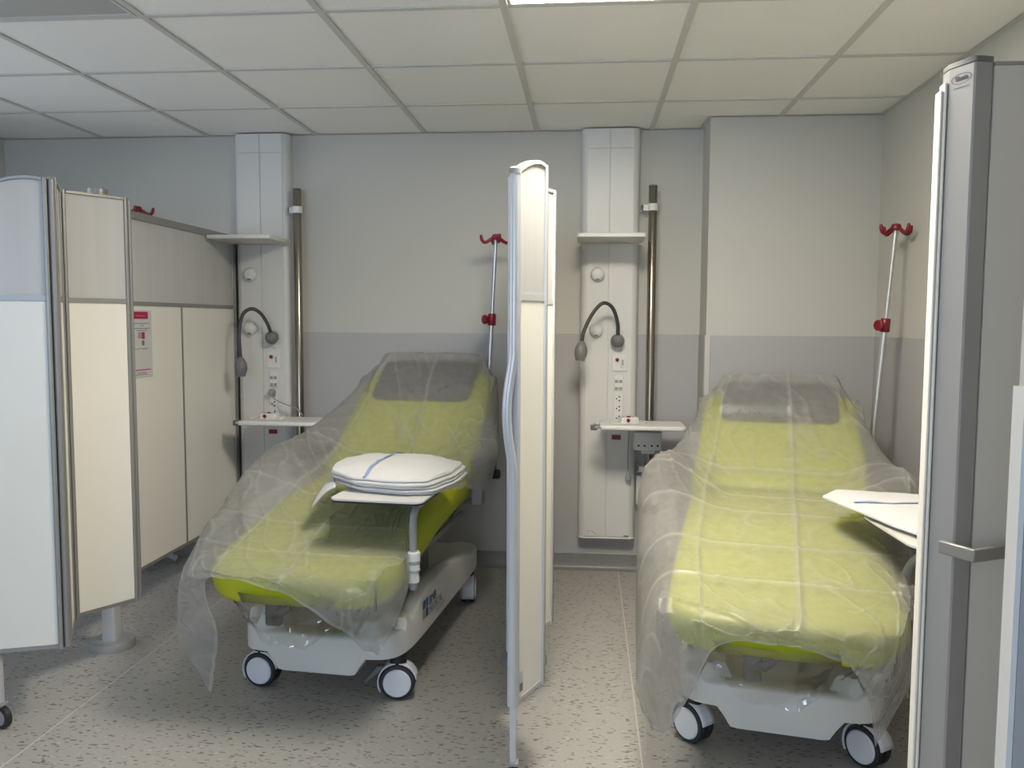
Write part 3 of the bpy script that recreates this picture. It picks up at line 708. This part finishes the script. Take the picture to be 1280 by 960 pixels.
def base_cover():
    hwx, hly = 0.312, 0.64; N, n = 8.0, 44; mb = MB()
    def plan(a, b):
        r = max(abs(a), abs(b))
        if r < 1e-6: return 0, 0
        k = r / ((abs(a) ** N + abs(b) ** N) ** (1 / N)); return a * hwx * k, b * hly * k
    def zt(x, y):
        ridge = interp([(-0.62, 0.27), (-0.5, 0.272), (-0.40, 0.315), (-0.28, 0.345), (-0.05, 0.345), (0.2, 0.31), (0.42, 0.262), (0.64, 0.255)], y)
        deck = 0.225 + 0.03 * sm(-0.4, -0.1, y)
        z = deck + (ridge - deck) * sm(0.19, 0.262, abs(x))
        for py, pz, rr in ((-0.540, 0.300, 0.088), (0.545, 0.268, 0.088)):
            d = math.hypot(abs(x) - 0.225, y - py); k = 1 - sm(rr * 0.86, rr * 1.04, d)
            if abs(x) > 0.225 and abs(y) > abs(py): k = max(k, 1.0)
            z = z + (pz - z) * k
        if y < -0.47: z = max(z, deck + 0.03 * sm(-0.47, -0.60, y))
        return z
    def zb(x, y):
        z = 0.178
        f = sm(-0.42, -0.56, y) * (1 - sm(0.135, 0.185, abs(x)))
        return z - 0.062 * f
    nx, ny = 36, 64
    ids = {}
    for sgn in (0, 1):
        for j in range(ny + 1):
            for i in range(nx + 1):
                a, b = i / nx * 2 - 1, j / ny * 2 - 1
                a = math.copysign(1 - (1 - abs(a)) ** 1.5, a); b = math.copysign(1 - (1 - abs(b)) ** 1.5, b)
                x, y = plan(a, b); r = max(abs(a), abs(b))
                e = max(0.0, (r - 0.955) / 0.045)
                z = zt(x, y) - 0.016 * (1 - math.sqrt(max(0, 1 - e * e))) if sgn == 0 else zb(x, y)
                ids[sgn, i, j] = len(mb.V); mb.V.append((x, y, z))
    for j in range(ny):
        for i in range(nx):
            mb.F.append((ids[0, i, j], ids[0, i + 1, j], ids[0, i + 1, j + 1], ids[0, i, j + 1]))
            mb.F.append((ids[1, i, j], ids[1, i, j + 1], ids[1, i + 1, j + 1], ids[1, i + 1, j]))
    for i in range(nx):
        mb.F.append((ids[0, i, 0], ids[1, i, 0], ids[1, i + 1, 0], ids[0, i + 1, 0]))
        mb.F.append((ids[0, i, ny], ids[0, i + 1, ny], ids[1, i + 1, ny], ids[1, i, ny]))
    for j in range(ny):
        mb.F.append((ids[0, 0, j], ids[0, 0, j + 1], ids[1, 0, j + 1], ids[1, 0, j]))
        mb.F.append((ids[0, nx, j], ids[1, nx, j], ids[1, nx, j + 1], ids[0, nx, j + 1]))
    return mb

def make_bed(loc, deg, ztop, casters, label, logo):
    th = R(deg)
    b = thing('treatment_bed', (*loc, 0), label, 'bed', th)
    obj('base_cover', base_cover(), 'bed', b)
    ct, st = math.cos(-th), math.sin(-th)
    rel = lambda v: (v[0] * ct - v[1] * st, v[0] * st + v[1] * ct)
    for (x, y), nrm, br in casters: caster(b, x, y, rel(nrm), br)
    obj('lift_column', MB().prism(rrect(-0.13, 0.13, -0.16, 0.2, 0.03, 4), 0.24, 0.56), 'bedgrey', b, 0.004)
    obj('column_sleeve', MB().prism(rrect(-0.16, 0.16, -0.2, 0.24, 0.04, 4), 0.235, 0.40), 'grey', b, 0.006)
    obj('seat_frame', MB().box(-0.27, -0.22, -0.62, 0.25, 0.475, 0.505).box(0.22, 0.27, -0.62, 0.25, 0.475, 0.505).box(-0.22, 0.22, -0.05, 0.05, 0.50, 0.55), 'bedgrey', b, 0.003)
    # leg and seat cushion, back cushion
    prof = [(-0.85, 0.523), (-0.80, 0.538), (-0.5, 0.600), (-0.2, 0.652), (0.10, 0.672), (0.235, 0.682)]
    obj('seat_cushion', pad(prof, 0.128, lambda s: end_round(s, 0.15, 0.0, 0.335, 0.342, 1.10), 0.03), 'lime', b)
    bp = [(0.20, 0.715), (0.30, 0.715 + (ztop - 0.715) * 0.13), (0.55, 0.715 + (ztop - 0.715) * 0.55), (0.80, ztop - 0.005), (0.83, ztop + 0.01)]
    obj('back_cushion', pad(bp, 0.115, lambda s: end_round(s, 0.03, 0.13, 0.345, 0.325, 0.78), 0.05), 'lime', b)
    zb_ = lambda y: interp(bp, y)
    pp = [(0.575, zb_(0.575) + 0.028), (0.62, zb_(0.62) + 0.05), (0.72, zb_(0.72) + 0.052), (0.80, zb_(0.80) + 0.045), (0.85, zb_(0.83) + 0.012)]
    obj('head_cushion', pad(pp, 0.07, lambda s: end_round(s, 0.05, 0.04, 0.245, 0.245, 0.37), 0.04), 'pillow', b)
    fx = [(0.27, 0.60), (0.5, 0.60 + (ztop - 0.72) * 0.40), (0.78, 0.60 + (ztop - 0.72) * 0.86)]
    for sx in (-0.2, 0.2): obj('back_frame', MB().tube([(sx, y, z - 0.035) for y, z in fx], 0.014, 8), 'bedgrey', b)
    for sx in (-1, 1):
        ar = obj('armrest', MB().prism(rrect(0.14, 0.42, 0.725, 0.765, 0.018, 4), sx * 0.365, sx * 0.430, lambda u, v, w: (w, u, v)), 'pillow', b, 0.010)
        obj('armrest_post', MB().box(min(sx * 0.35, sx * 0.40), max(sx * 0.35, sx * 0.40), 0.22, 0.28, 0.54, 0.725), 'bedgrey', ar, 0.006)
        obj('armrest_knob', MB().lathe([(0.018, 0), (0.022, 0.004), (0.022, 0.02), (0.015, 0.024)], (sx * 0.43, 0.35, 0.66), (sx, 0, 0), 16).box(min(sx * 0.395, sx * 0.435), max(sx * 0.395, sx * 0.435), 0.335, 0.365, 0.64, 0.725), 'black', ar, 0.003)
    obj('side_strut', MB().tube([(0.30, 0.05, 0.50), (0.33, 0.30, 0.62), (0.335, 0.34, 0.64)], 0.009, 8), 'bedgrey', b)
    obj('side_rail', MB().box(0.300, 0.314, -0.70, 0.22, 0.490, 0.515), 'bedgrey', b, 0.002)
    for yy in (-0.6, -0.2, 0.18): obj('rail_stub', MB().box(0.268, 0.301, yy - 0.012, yy + 0.012, 0.494, 0.510), 'bedgrey', b)
    obj('foot_lever', MB().prism(rrect(-0.11, -0.055, -0.80, -0.765, 0.012, 3), 0.335, 0.44), 'dkgrey', b, 0.006)
    obj('foot_lever_grip', MB().tube([(-0.08, -0.79, 0.375), (-0.05, -0.80, 0.385), (-0.02, -0.79, 0.40)], [0.012, 0.016, 0.01], 10), 'dkgrey', b)
    obj('warning_sticker', MB().box(0.1302, 0.131, 0.02, 0.07, 0.47, 0.51), 'yellow', b)
    # clear protective film hanging under the foot end
    def film(u, v):
        x = -0.27 + 0.50 * u; y0 = -0.862 + 0.07 * (2 * u - 1) ** 2
        dz = (0.05 + 0.13 * math.sin(math.pi * u) ** 0.8) * v
        k = noise.noise(Vector((u * 9, v * 4, 1.7))) * 0.022 * v + (abs(noise.noise(Vector((u * 16, v * 7, 5.5)))) - 0.2) * 0.03 * v
        return (x + 0.06 * v * (0.5 - u), y0 + 0.035 * v + k, 0.455 - dz * 1.0 + 0.008 * math.sin(u * 17) * v)
    fo = obj('clear_foot_film', MB().grid(film, 40, 14), 'film', b)
    if logo:
        F = lambda y, z: Matrix(((0, 0, 1, 0.3135), (1, 0, 0, y), (0, 1, 0, z), (0, 0, 0, 1)))
        e = obj('logo_emblem', MB().add([(0.3132, -0.385 + dy, 0.240 + dz) for dy, dz in ((0, 0.032), (0.033, 0.032), (0.033, 0.066), (0, 0.066))], [(0, 1, 2, 3)]), 'navy', b)
        obj('emblem_square', MB().add([(0.3132, -0.348 + dy, 0.240 + dz) for dy, dz in ((0, 0.032), (0.033, 0.032), (0.033, 0.066), (0, 0.066))], [(0, 1, 2, 3)]), 'blue', e)
        obj('emblem_square', MB().add([(0.3132, -0.385 + dy, 0.236 + dz) for dy, dz in ((0, -0.002), (0.033, -0.002), (0.033, 0.032), (0, 0.032))], [(0, 1, 2, 3)]), 'softink', e)
        obj('emblem_square', MB().add([(0.3132, -0.348 + dy, 0.236 + dz) for dy, dz in ((0, -0.002), (0.033, -0.002), (0.033, 0.032), (0, 0.032))], [(0, 1, 2, 3)]), 'navy', e)
        text('lettering', 'BMB', 0.052, 'blue', b, F(-0.305, 0.266))
        text('lettering', 'MEDICAL', 0.046, 'softink', b, F(-0.305, 0.230))
        sl = MB()
        for k in range(7): sl.add([(0.3134, -0.20 + k * 0.018 + dy, 0.206 + dz) for dy, dz in ((0, 0), (0.004 + 0.006 * (k % 2), 0), (0.008, 0.017), (0.002 * (k % 3), 0.017))], [(0, 1, 2, 3)])
        obj('small_print', sl, 'softink', b, smooth=False)
    return b

BL, BLR = (-0.87, -1.09), -5.7
BR_, BRR = (0.716, -1.39), -11.5
make_bed(BL, BLR, 1.105, [((-0.262, -0.52), (-0.15, -0.99), 0), ((0.262, -0.525), (0.10, -0.99), 1), ((-0.262, 0.52), (-0.9, -0.4), 0), ((0.262, 0.53), (0.99, 0.12), 0)],
         'lime treatment bed on a white wheeled base marked with a blue logo', True)
make_bed(BR_, BRR, 1.035, [((-0.262, -0.52), (-0.76, -0.66), 0), ((0.262, -0.52), (-0.81, -0.58), 1), ((-0.262, 0.52), (-0.9, -0.4), 0), ((0.262, 0.53), (-0.9, -0.3), 0)],
         'lime treatment bed on a white wheeled base in front of the boxed-out wall', False)

# ------------------------------------------------------------------ disposable covers draped over the beds
def drape(name, loc, deg, rows, ztop, label, seed, creases):
    P = [[Vector(p) for p in r] for r in rows]
    prof = [(-0.87, 0.40), (-0.85, 0.515), (-0.80, 0.545), (-0.5, 0.608), (-0.2, 0.660), (0.10, 0.680), (0.22, 0.715), (0.30, 0.72 + (ztop - 0.72) * 0.15), (0.55, 0.72 + (ztop - 0.72) * 0.56), (0.585, 0.775 + (ztop - 0.72) * 0.61), (0.62, 0.780 + (ztop - 0.72) * 0.67), (0.80, ztop + 0.055), (0.86, ztop + 0.05)]
    back = [(0.22, 0.722), (0.30, 0.722 + (ztop - 0.72) * 0.15), (0.55, 0.722 + (ztop - 0.72) * 0.56), (0.80, ztop + 0.004), (0.86, ztop + 0.01)]
    NU, NV = 160, 300
    cache = {}
    def at(u, v):
        if u not in cache: cache[u] = [cr(r, u) for r in P]
        p = cr(cache[u], v)
        n1 = noise.noise(Vector((u * 5 + seed, v * 6, seed))); n2 = noise.noise(Vector((u * 13, v * 15 + seed, 3.1)))
        n3 = noise.noise(Vector((u * 4 + v * 5 + seed, (u - v) * 14, 9.2))); n4 = noise.noise(Vector((u * 9 - v * 4, (u + v * 1.4) * 9 + seed, 4.4)))
        edge = abs(2 * u - 1)
        amp = 0.004 + 0.010 * sm(0.45, 0.9, edge) + 0.006 * sm(0.85, 1.0, v)
        ridge = max(0, 1 - abs(n3) * 9) * 0.008 * sm(-0.2, 0.3, n1 + 0.1) + max(0, 1 - abs(n4) * 10) * 0.006 * sm(-0.1, 0.3, n2)
        z = p.z + amp * (0.8 * n1 + 0.5 * n2) + ridge
        x = p.x + 0.8 * amp * n1 * sm(0.5, 0.9, edge)
        y = p.y + 0.8 * amp * n2 * sm(0.8, 1.0, v) - ridge * 0.8 * sm(0.85, 0.95, v)
        fold = 0.0
        for c, h, tilt in creases:
            w = v - c - tilt * (u - 0.5) - 0.006 * n1
            fold += h * math.exp(-(w / 0.0036) ** 2) * (1 - sm(0.80, 0.98, edge))
        fold += (0.005 * math.exp(-((u - 0.53) / 0.0045) ** 2) + 0.004 * math.exp(-((u - 0.33) / 0.004) ** 2)) * (1 - sm(0.92, 1.0, v))
        z += fold
        if abs(x) < 0.35 and -0.862 < y < 0.86:
            k = 1 - sm(0.24, 0.30, abs(x))                       # the head cushion is narrower than the back
            plain = interp(back, y)
            lim = plain + (interp(prof, y) + 0.015 * sm(0.55, 0.6, y) - plain) * k if y > 0.5 else interp(prof, y)
            lim += 0.011 - 0.012 * sm(0.315, 0.35, abs(x)) - 0.06 * sm(0.72, 0.84, y) * sm(0.22, 0.33, abs(x))
            if z > lim - 0.06: z = max(z, lim + 0.3 * max(0, amp * n1) + ridge * 0.7 + fold)
        if v > 0.8 and abs(x) < 0.33 and 0.36 < z < 0.56:
            e_ = max(0.0, (abs(x) - 0.185) / 0.15)
            yf = -0.870 + 0.15 * (1 - math.sqrt(max(0, 1 - e_ * e_)))
            if y > yf - 0.004 and z < interp(prof, y) + 0.005: y = min(y, yf - 0.006 - 0.4 * ridge)
        cre.append(min(1.0, fold / 0.006 * 0.8 + ridge / 0.008 * 0.42 + (0.5 if v > 0.992 else 0)))
        return (x, y, z)
    cre = []
    o = obj(name, MB().grid(at, NU, NV), 'drape')
    o.data.attributes.new('crease', 'FLOAT', 'POINT').data.foreach_set('value', cre)
    o.location = (*loc, 0); o.rotation_euler = (0, 0, R(deg))
    return tag(o, label, 'bed cover')
rowsL = [
 [(-.32,.90,.90),(-.31,.91,.92),(-.27,.91,.95),(-.15,.91,.97),(0,.91,.97),(.15,.91,.97),(.27,.90,.93),(.31,.88,.88),(.33,.86,.80)],
 [(-.40,.80,.90),(-.355,.81,1.03),(-.275,.84,1.13),(-.15,.85,1.155),(0,.85,1.155),(.15,.85,1.15),(.285,.83,1.12),(.350,.80,.99),(.365,.78,.84)],
 [(-.50,.58,.74),(-.43,.61,.90),(-.34,.62,1.0),(-.18,.60,1.02),(0,.60,1.02),(.18,.60,1.02),(.345,.60,.99),(.385,.58,.84),(.39,.55,.68)],
 [(-.57,.28,.60),(-.51,.31,.79),(-.40,.37,.86),(-.2,.35,.81),(0,.35,.81),(.2,.35,.82),(.37,.34,.86),(.45,.30,.81),(.425,.29,.64)],
 [(-.59,.08,.56),(-.53,.08,.76),(-.41,.10,.80),(-.2,.10,.70),(0,.10,.69),(.2,.10,.70),(.38,.12,.80),(.465,.13,.775),(.44,.14,.63)],
 [(-.57,-.15,.52),(-.51,-.15,.735),(-.38,-.15,.75),(-.2,-.15,.68),(-.03,-.15,.67),(.12,-.15,.67),(.22,-.15,.675),(.28,-.14,.672),(.315,-.13,.668)],
 [(-.54,-.42,.40),(-.49,-.41,.625),(-.37,-.42,.66),(-.2,-.43,.625),(-.05,-.44,.62),(.09,-.45,.62),(.19,-.45,.622),(.245,-.45,.62),(.285,-.45,.615)],
 [(-.50,-.63,.30),(-.45,-.63,.56),(-.34,-.67,.59),(-.2,-.69,.575),(-.04,-.69,.57),(.11,-.69,.57),(.235,-.69,.57),(.335,-.68,.555),(.355,-.66,.50)],
 [(-.43,-0.800,.27),(-.415,-0.810,.43),(-.345,-0.840,.505),(-.2,-0.875,.535),(-.04,-0.887,.535),(.12,-0.884,.525),(.25,-0.872,.49),(.325,-0.830,.44),(.352,-0.762,.40)],
 [(-.305,-0.816,0.085),(-.25,-0.850,0.310),(-.265,-0.894,0.495),(-.18,-0.909,0.525),(-.04,-0.914,0.507),(.085,-0.907,0.455),(.18,-0.889,0.380),(.25,-0.850,0.310),(.288,-0.798,0.265)]]
rowsR = [
 [(-.32,.90,.84),(-.31,.91,.86),(-.27,.91,.90),(-.15,.91,.91),(0,.91,.91),(.15,.91,.91),(.27,.90,.90),(.31,.89,.84),(.34,.86,.76)],
 [(-.38,.76,.84),(-.35,.80,.95),(-.265,.84,1.06),(-.15,.85,1.09),(0,.85,1.09),(.15,.85,1.09),(.255,.84,1.075),(.33,.79,.94),(.38,.76,.79)],
 [(-.405,.55,.72),(-.385,.59,.84),(-.335,.62,.94),(-.18,.60,.97),(0,.60,.97),(.18,.60,.97),(.325,.62,.95),(.405,.58,.79),(.44,.55,.65)],
 [(-.505,.29,.60),(-.46,.32,.785),(-.36,.35,.815),(-.2,.35,.79),(0,.35,.785),(.2,.35,.79),(.37,.34,.82),(.47,.30,.735),(.51,.28,.59)],
 [(-.535,.10,.49),(-.515,.11,.765),(-.40,.12,.81),(-.2,.10,.70),(0,.10,.69),(.2,.10,.70),(.40,.12,.80),(.485,.11,.755),(.52,.10,.60)],
 [(-.50,-.15,.40),(-.485,-.15,.66),(-.38,-.15,.73),(-.2,-.15,.68),(0,-.15,.67),(.2,-.15,.67),(.36,-.15,.70),(.43,-.15,.61),(.455,-.15,.47)],
 [(-.46,-.45,.29),(-.445,-.45,.53),(-.36,-.45,.64),(-.2,-.45,.63),(0,-.45,.62),(.18,-.45,.62),(.335,-.45,.61),(.375,-.45,.46),(.40,-.45,.27)],
 [(-.43,-.67,.21),(-.40,-.69,.45),(-.335,-.69,.575),(-.18,-.69,.58),(0,-.69,.575),(.17,-.69,.575),(.305,-.69,.565),(.345,-.69,.46),(.345,-.68,.30)],
 [(-.415,-0.790,.255),(-.365,-0.830,.40),(-.30,-0.857,.51),(-.17,-0.882,.545),(0,-0.892,.545),(.15,-0.883,.54),(.265,-0.861,.505),(.31,-0.826,.43),(.32,-0.795,.365)],
 [(-.388,-0.805,0.205),(-.325,-0.844,0.165),(-.245,-0.876,0.310),(-.175,-0.909,0.470),(-.03,-0.919,0.493),(.10,-0.912,0.477),(.175,-0.894,0.430),(.222,-0.862,0.335),(.242,-0.831,0.205)]]
drape('bed_cover', BL, BLR, rowsL, 1.105, 'crinkled translucent white cover draped over the logo-marked lime bed', 2.3, [(0.38, 0.004, 0.02), (0.60, 0.004, 0.05), (0.70, 0.003, 0.0), (0.80, 0.003, 0.02)])
drape('bed_cover', BR_, BRR, rowsR, 1.035, 'crinkled translucent white cover draped over the lime bed by the boxed-out wall', 7.9, [(0.37, 0.005, 0.0), (0.46, 0.006, 0.015), (0.555, 0.006, 0.01), (0.66, 0.006, -0.01), (0.765, 0.006, 0.0)])

# ------------------------------------------------------------------ arm trays, folded sheets, drip poles (bed space -> world)
def bedmat(loc, deg): return Matrix.Translation((*loc, 0)) @ Matrix.Rotation(R(deg), 4, 'Z')
ML, MR = bedmat(BL, BLR), bedmat(BR_, BRR)
def arm_tray(mw, deg, rot, outline, cx, cy, cz, arm, label):
    """outline in bed space, turned by rot about the clamp at (cx, cy, cz); arm: tube path relative to the clamp"""
    t = thing('arm_tray', mw @ Vector((cx, cy, cz)), label, 'tray', R(deg))
    c, s = math.cos(R(rot)), math.sin(R(rot))
    poly = [((x - cx) * c - (y - cy) * s, (x - cx) * s + (y - cy) * c) for x, y in outline]
    zt = 0.747 - cz
    obj('tray_top', MB().prism(poly, zt, zt + 0.006), 'laminate', t)
    obj('tray_core', MB().prism(poly, zt - 0.006, zt - 0.0001), 'black', t)
    obj('arm_tube', MB().tube(spline(arm, 28), 0.0125, 12), 'grey', t)
    k = obj('clamp', MB().lathe([(0.016, -0.005), (0.021, 0.0), (0.021, 0.030), (0.0185, 0.033), (0.0185, 0.040), (0.023, 0.043), (0.023, 0.060), (0.0185, 0.063), (0.0185, 0.070), (0.024, 0.073), (0.024, 0.100), (0.020, 0.104)], n=20), 'white', t)
    obj('clamp_ring', MB().lathe([(0.0215, 0.034), (0.025, 0.036), (0.025, 0.040), (0.0215, 0.042)], n=20).lathe([(0.0215, 0.064), (0.025, 0.066), (0.025, 0.070), (0.0215, 0.072)], n=20), 'chrome', k)
    obj('clamp_tip', MB().lathe([(0.009, -0.030), (0.014, -0.026), (0.015, -0.006)], n=16), 'grey', k)
    obj('rail_hook', MB().box(0.317 - cx, -0.018, -0.008, 0.008, 0.020, 0.045), 'chrome', k, 0.002)
    return t
oL = rrect(0.080, 0.405, -0.705, -0.26, 0.035, 5)
arm_tray(ML, BLR, 0, oL, 0.36, -0.65, 0.47, [(0, 0, 0.03), (0, 0, 0.12), (0, 0, 0.20), (0.0, 0.025, 0.24), (0.01, 0.08, 0.258), (0.01, 0.13, 0.258)], 'white arm tray with black edge, clamped beside the logo-marked bed')
arm_tray(MR, BRR, 14, rrect(0.26, 0.60, -0.80, -0.36, 0.07, 6), 0.352, -0.52, 0.47, [(0, 0, 0.03), (0, 0, 0.09), (0.0, 0.0, 0.14), (0.02, -0.04, 0.195), (0.06, -0.10, 0.235), (0.10, -0.13, 0.257), (0.15, -0.14, 0.258)], 'white arm tray with black edge, reaching out toward the capped post')

def folded(name, mw, deg, zt, outline, layers, stripe, label, bulge):
    t = thing(name, mw @ Vector((outline[0][0], outline[0][1], zt)), label, 'folded sheet', R(deg))
    ox, oy = outline[0]
    cx = sum(p[0] for p in outline) / len(outline); cy = sum(p[1] for p in outline) / len(outline)
    nseg = len(outline) * 8
    P = [Vector((x, y, 0)) for x, y in outline]; P.append(P[0])
    ring = []
    for i in range(len(outline)):
        for k in range(8):
            lin = P[i].lerp(P[i + 1], k / 8); ring.append(lin)
    rr = [(ring[i - 1] + ring[i] * 2 + ring[(i + 1) % nseg]) / 4 for i in range(nseg)]
    def top(x, y):
        dd = min((Vector((x, y, 0)) - q).length for q in rr)
        return bulge * sm(0.0, 0.11, dd) + 0.004 * noise.noise(Vector((x * 14, y * 14, 2.0))) + 0.010 * max(0, 0.25 - abs(noise.noise(Vector((x * 5 + 1, y * 4, 6.0)))))
    z = 0.0
    for li, (sc, dx, dy, th) in enumerate(layers):
        last = li == len(layers) - 1
        mb = MB(); V = []
        rings = [(1.0, 0.15), (1.006, 0.5), (1.0, 0.85), (0.985, 1.0), (0.9, 1.0), (0.75, 1.0), (0.55, 1.0), (0.3, 1.0), (0.1, 1.0)]
        for f, h in rings:
            for i, q in enumerate(rr):
                w = 1 + 0.010 * noise.noise(Vector((q.x * 25 + li * 3, q.y * 25, li)))
                x = cx + (q.x - cx) * sc * f * w + dx; y = cy + (q.y - cy) * sc * f * w + dy
                zz = z + th * h
                if last and f < 0.99: zz += top(x, y)
                elif last: zz += 0
                V.append((x - ox, y - oy, zz))
        F = [(a * nseg + i, a * nseg + (i + 1) % nseg, (a + 1) * nseg + (i + 1) % nseg, (a + 1) * nseg + i) for a in range(len(rings) - 1) for i in range(nseg)]
        F.append(tuple(range(nseg - 1, -1, -1))); F.append(tuple(range((len(rings) - 1) * nseg, len(rings) * nseg)))
        obj('folded_layer', mb.add(V, F), 'sheet', t)
        z += th + 0.0006
    # woven stripe across the top layer
    S = spline([(*p, 0) for p in stripe], 20); mb = MB(); V = []
    for i, p in enumerate(S):
        a = S[max(0, i - 1)]; b_ = S[min(20, i + 1)]; d = (b_ - a).normalized(); nn_ = Vector((-d.y, d.x, 0)) * 0.0065
        for q in (p - nn_, p, p + nn_): V.append((q.x - ox, q.y - oy, z + top(q.x, q.y) + 0.0028))
    mb.add(V, [(i * 3 + k, i * 3 + k + 1, i * 3 + k + 4, i * 3 + k + 3) for i in range(20) for k in (0, 1)])
    obj('woven_stripe', mb, 'stripe', t)
    return t
fs = folded('folded_sheet', ML, BLR, 0.7535, [(0.0, -0.50), (0.12, -0.60), (0.30, -0.635), (0.40, -0.60), (0.44, -0.42), (0.435, -0.22), (0.31, -0.10), (0.03, -0.10), (-0.055, -0.20), (-0.045, -0.36)],
       [(0.90, 0.030, 0.000, 0.010), (0.98, 0.016, 0.004, 0.010), (0.93, 0.022, -0.004, 0.010), (0.99, 0.006, 0.0, 0.011), (0.97, -0.004, 0.004, 0.011)], [(0.170, -0.600), (0.158, -0.48), (0.145, -0.30), (0.165, -0.115)],
       'white folded cotton sheet with a blue stripe, heaped on the tray of the logo-marked bed', 0.022)
def flap(u, v):
    a = Vector((0.055, -0.585, 0.018)); b = Vector((-0.055, -0.33, 0.022)); t_ = Vector((-0.028, -0.600, -0.058))
    e = a.lerp(b, u); tip = t_.lerp(b, u * 0.75)
    p = e.lerp(tip, v); p.z += 0.012 * math.sin(math.pi * v) * (1 - u) ; p.x -= 0.006 * math.sin(math.pi * u) * v
    return (p.x - 0.0, p.y + 0.50, p.z)
fl_ = obj('hanging_corner', MB().grid(flap, 12, 10), 'sheet', fs); sl = fl_.modifiers.new('thickness', 'SOLIDIFY'); sl.thickness = 0.006
folded('folded_sheet', MR, BRR, 0.7535, [(0.125, -0.255), (0.18, -0.13), (0.40, -0.12), (0.60, -0.16), (0.63, -0.70), (0.42, -0.82), (0.30, -0.62), (0.20, -0.40)],
       [(0.93, 0.02, 0.01, 0.009), (1.0, 0, 0, 0.010)], [(0.215, -0.36), (0.32, -0.36), (0.45, -0.33), (0.58, -0.30)],
       'flat folded white sheet with a blue stripe, on the tray toward the capped post', 0.008)

def drip_pole(base, top, label, zjoint, mount=None, floor=False):
    B, T_ = Vector(base), Vector(top)
    t = thing('drip_pole', base, label, 'drip pole')
    D = T_ - B; J = D * zjoint
    if floor:
        for a in range(5):
            ca, sa = math.cos(a * 1.2566 + 0.3), math.sin(a * 1.2566 + 0.3)
            obj('foot', MB().tube([(0, 0, 0.06), (ca * 0.09, sa * 0.09, 0.055), (ca * 0.15, sa * 0.15, 0.022)], [0.016, 0.014, 0.022], 10), 'grey', t)
    if mount is not None:
        mv = mount - B; mid = Vector((0, 0, -0.02)).lerp(mv, 0.3); mid.z = -0.045
        obj('mounting_arm', MB().tube(spline([(0, 0, 0.012), (0, 0, -0.02), mid, mv], 16), 0.011, 10), 'bedgrey', t)
    obj('outer_tube', MB().tube([(0, 0, 0.03 if floor else 0), J], 0.0125, 14), 'chrome', t)
    obj('inner_rod', MB().tube([J, D], 0.009, 12), 'chrome', t)
    ax = D.normalized()
    k = obj('height_clamp', MB().lathe([(0.018, -0.03), (0.021, -0.026), (0.021, 0.026), (0.018, 0.03)], J, ax, 18), 'red', t)
    obj('clamp_knob', MB().lathe([(0.010, 0.014), (0.010, 0.026), (0.021, 0.028), (0.024, 0.034), (0.024, 0.044), (0.018, 0.050)], J, (-0.85, -0.5, 0.0), 16), 'red', k)
    h = obj('hook_boss', MB().lathe([(0.014, -0.012), (0.020, -0.008), (0.022, 0.004), (0.018, 0.014), (0.008, 0.018)], D, ax, 18), 'red', t)
    for a in (20, 110, 200, 290):
        ca, sa = math.cos(R(a)), math.sin(R(a))
        pts = [(0.012, 0.0), (0.028, -0.010), (0.046, -0.022), (0.061, -0.024), (0.073, -0.012), (0.078, 0.012)]
        obj('hook', MB().tube([D + Vector((ca * r, sa * r, z)) for r, z in [tuple(q)[:2] for q in spline([(r, z, 0) for r, z in pts], 14)]], [0.0085] * 13 + [0.0075, 0.006], 10), 'red', h)
drip_pole(ML @ Vector((0.255, 0.885, 0.50)), ML @ Vector((0.322, 0.87, 1.770)), 'steel drip pole with red hooks at the head of the logo-marked bed', 0.675, ML @ Vector((0.2, 0.32, 0.52)))
drip_pole(MR @ Vector((0.378, 0.80, 0.50)), MR @ Vector((0.466, 0.80, 1.762)), 'steel drip pole with red hooks at the head of the bed by the boxed-out wall', 0.665, MR @ Vector((0.2, 0.32, 0.52)))
drip_pole((-2.40, -0.17, 0.0), (-2.40, -0.17, 1.935), 'drip pole with red hooks showing above the screen with the red notice', 0.6, None, True)
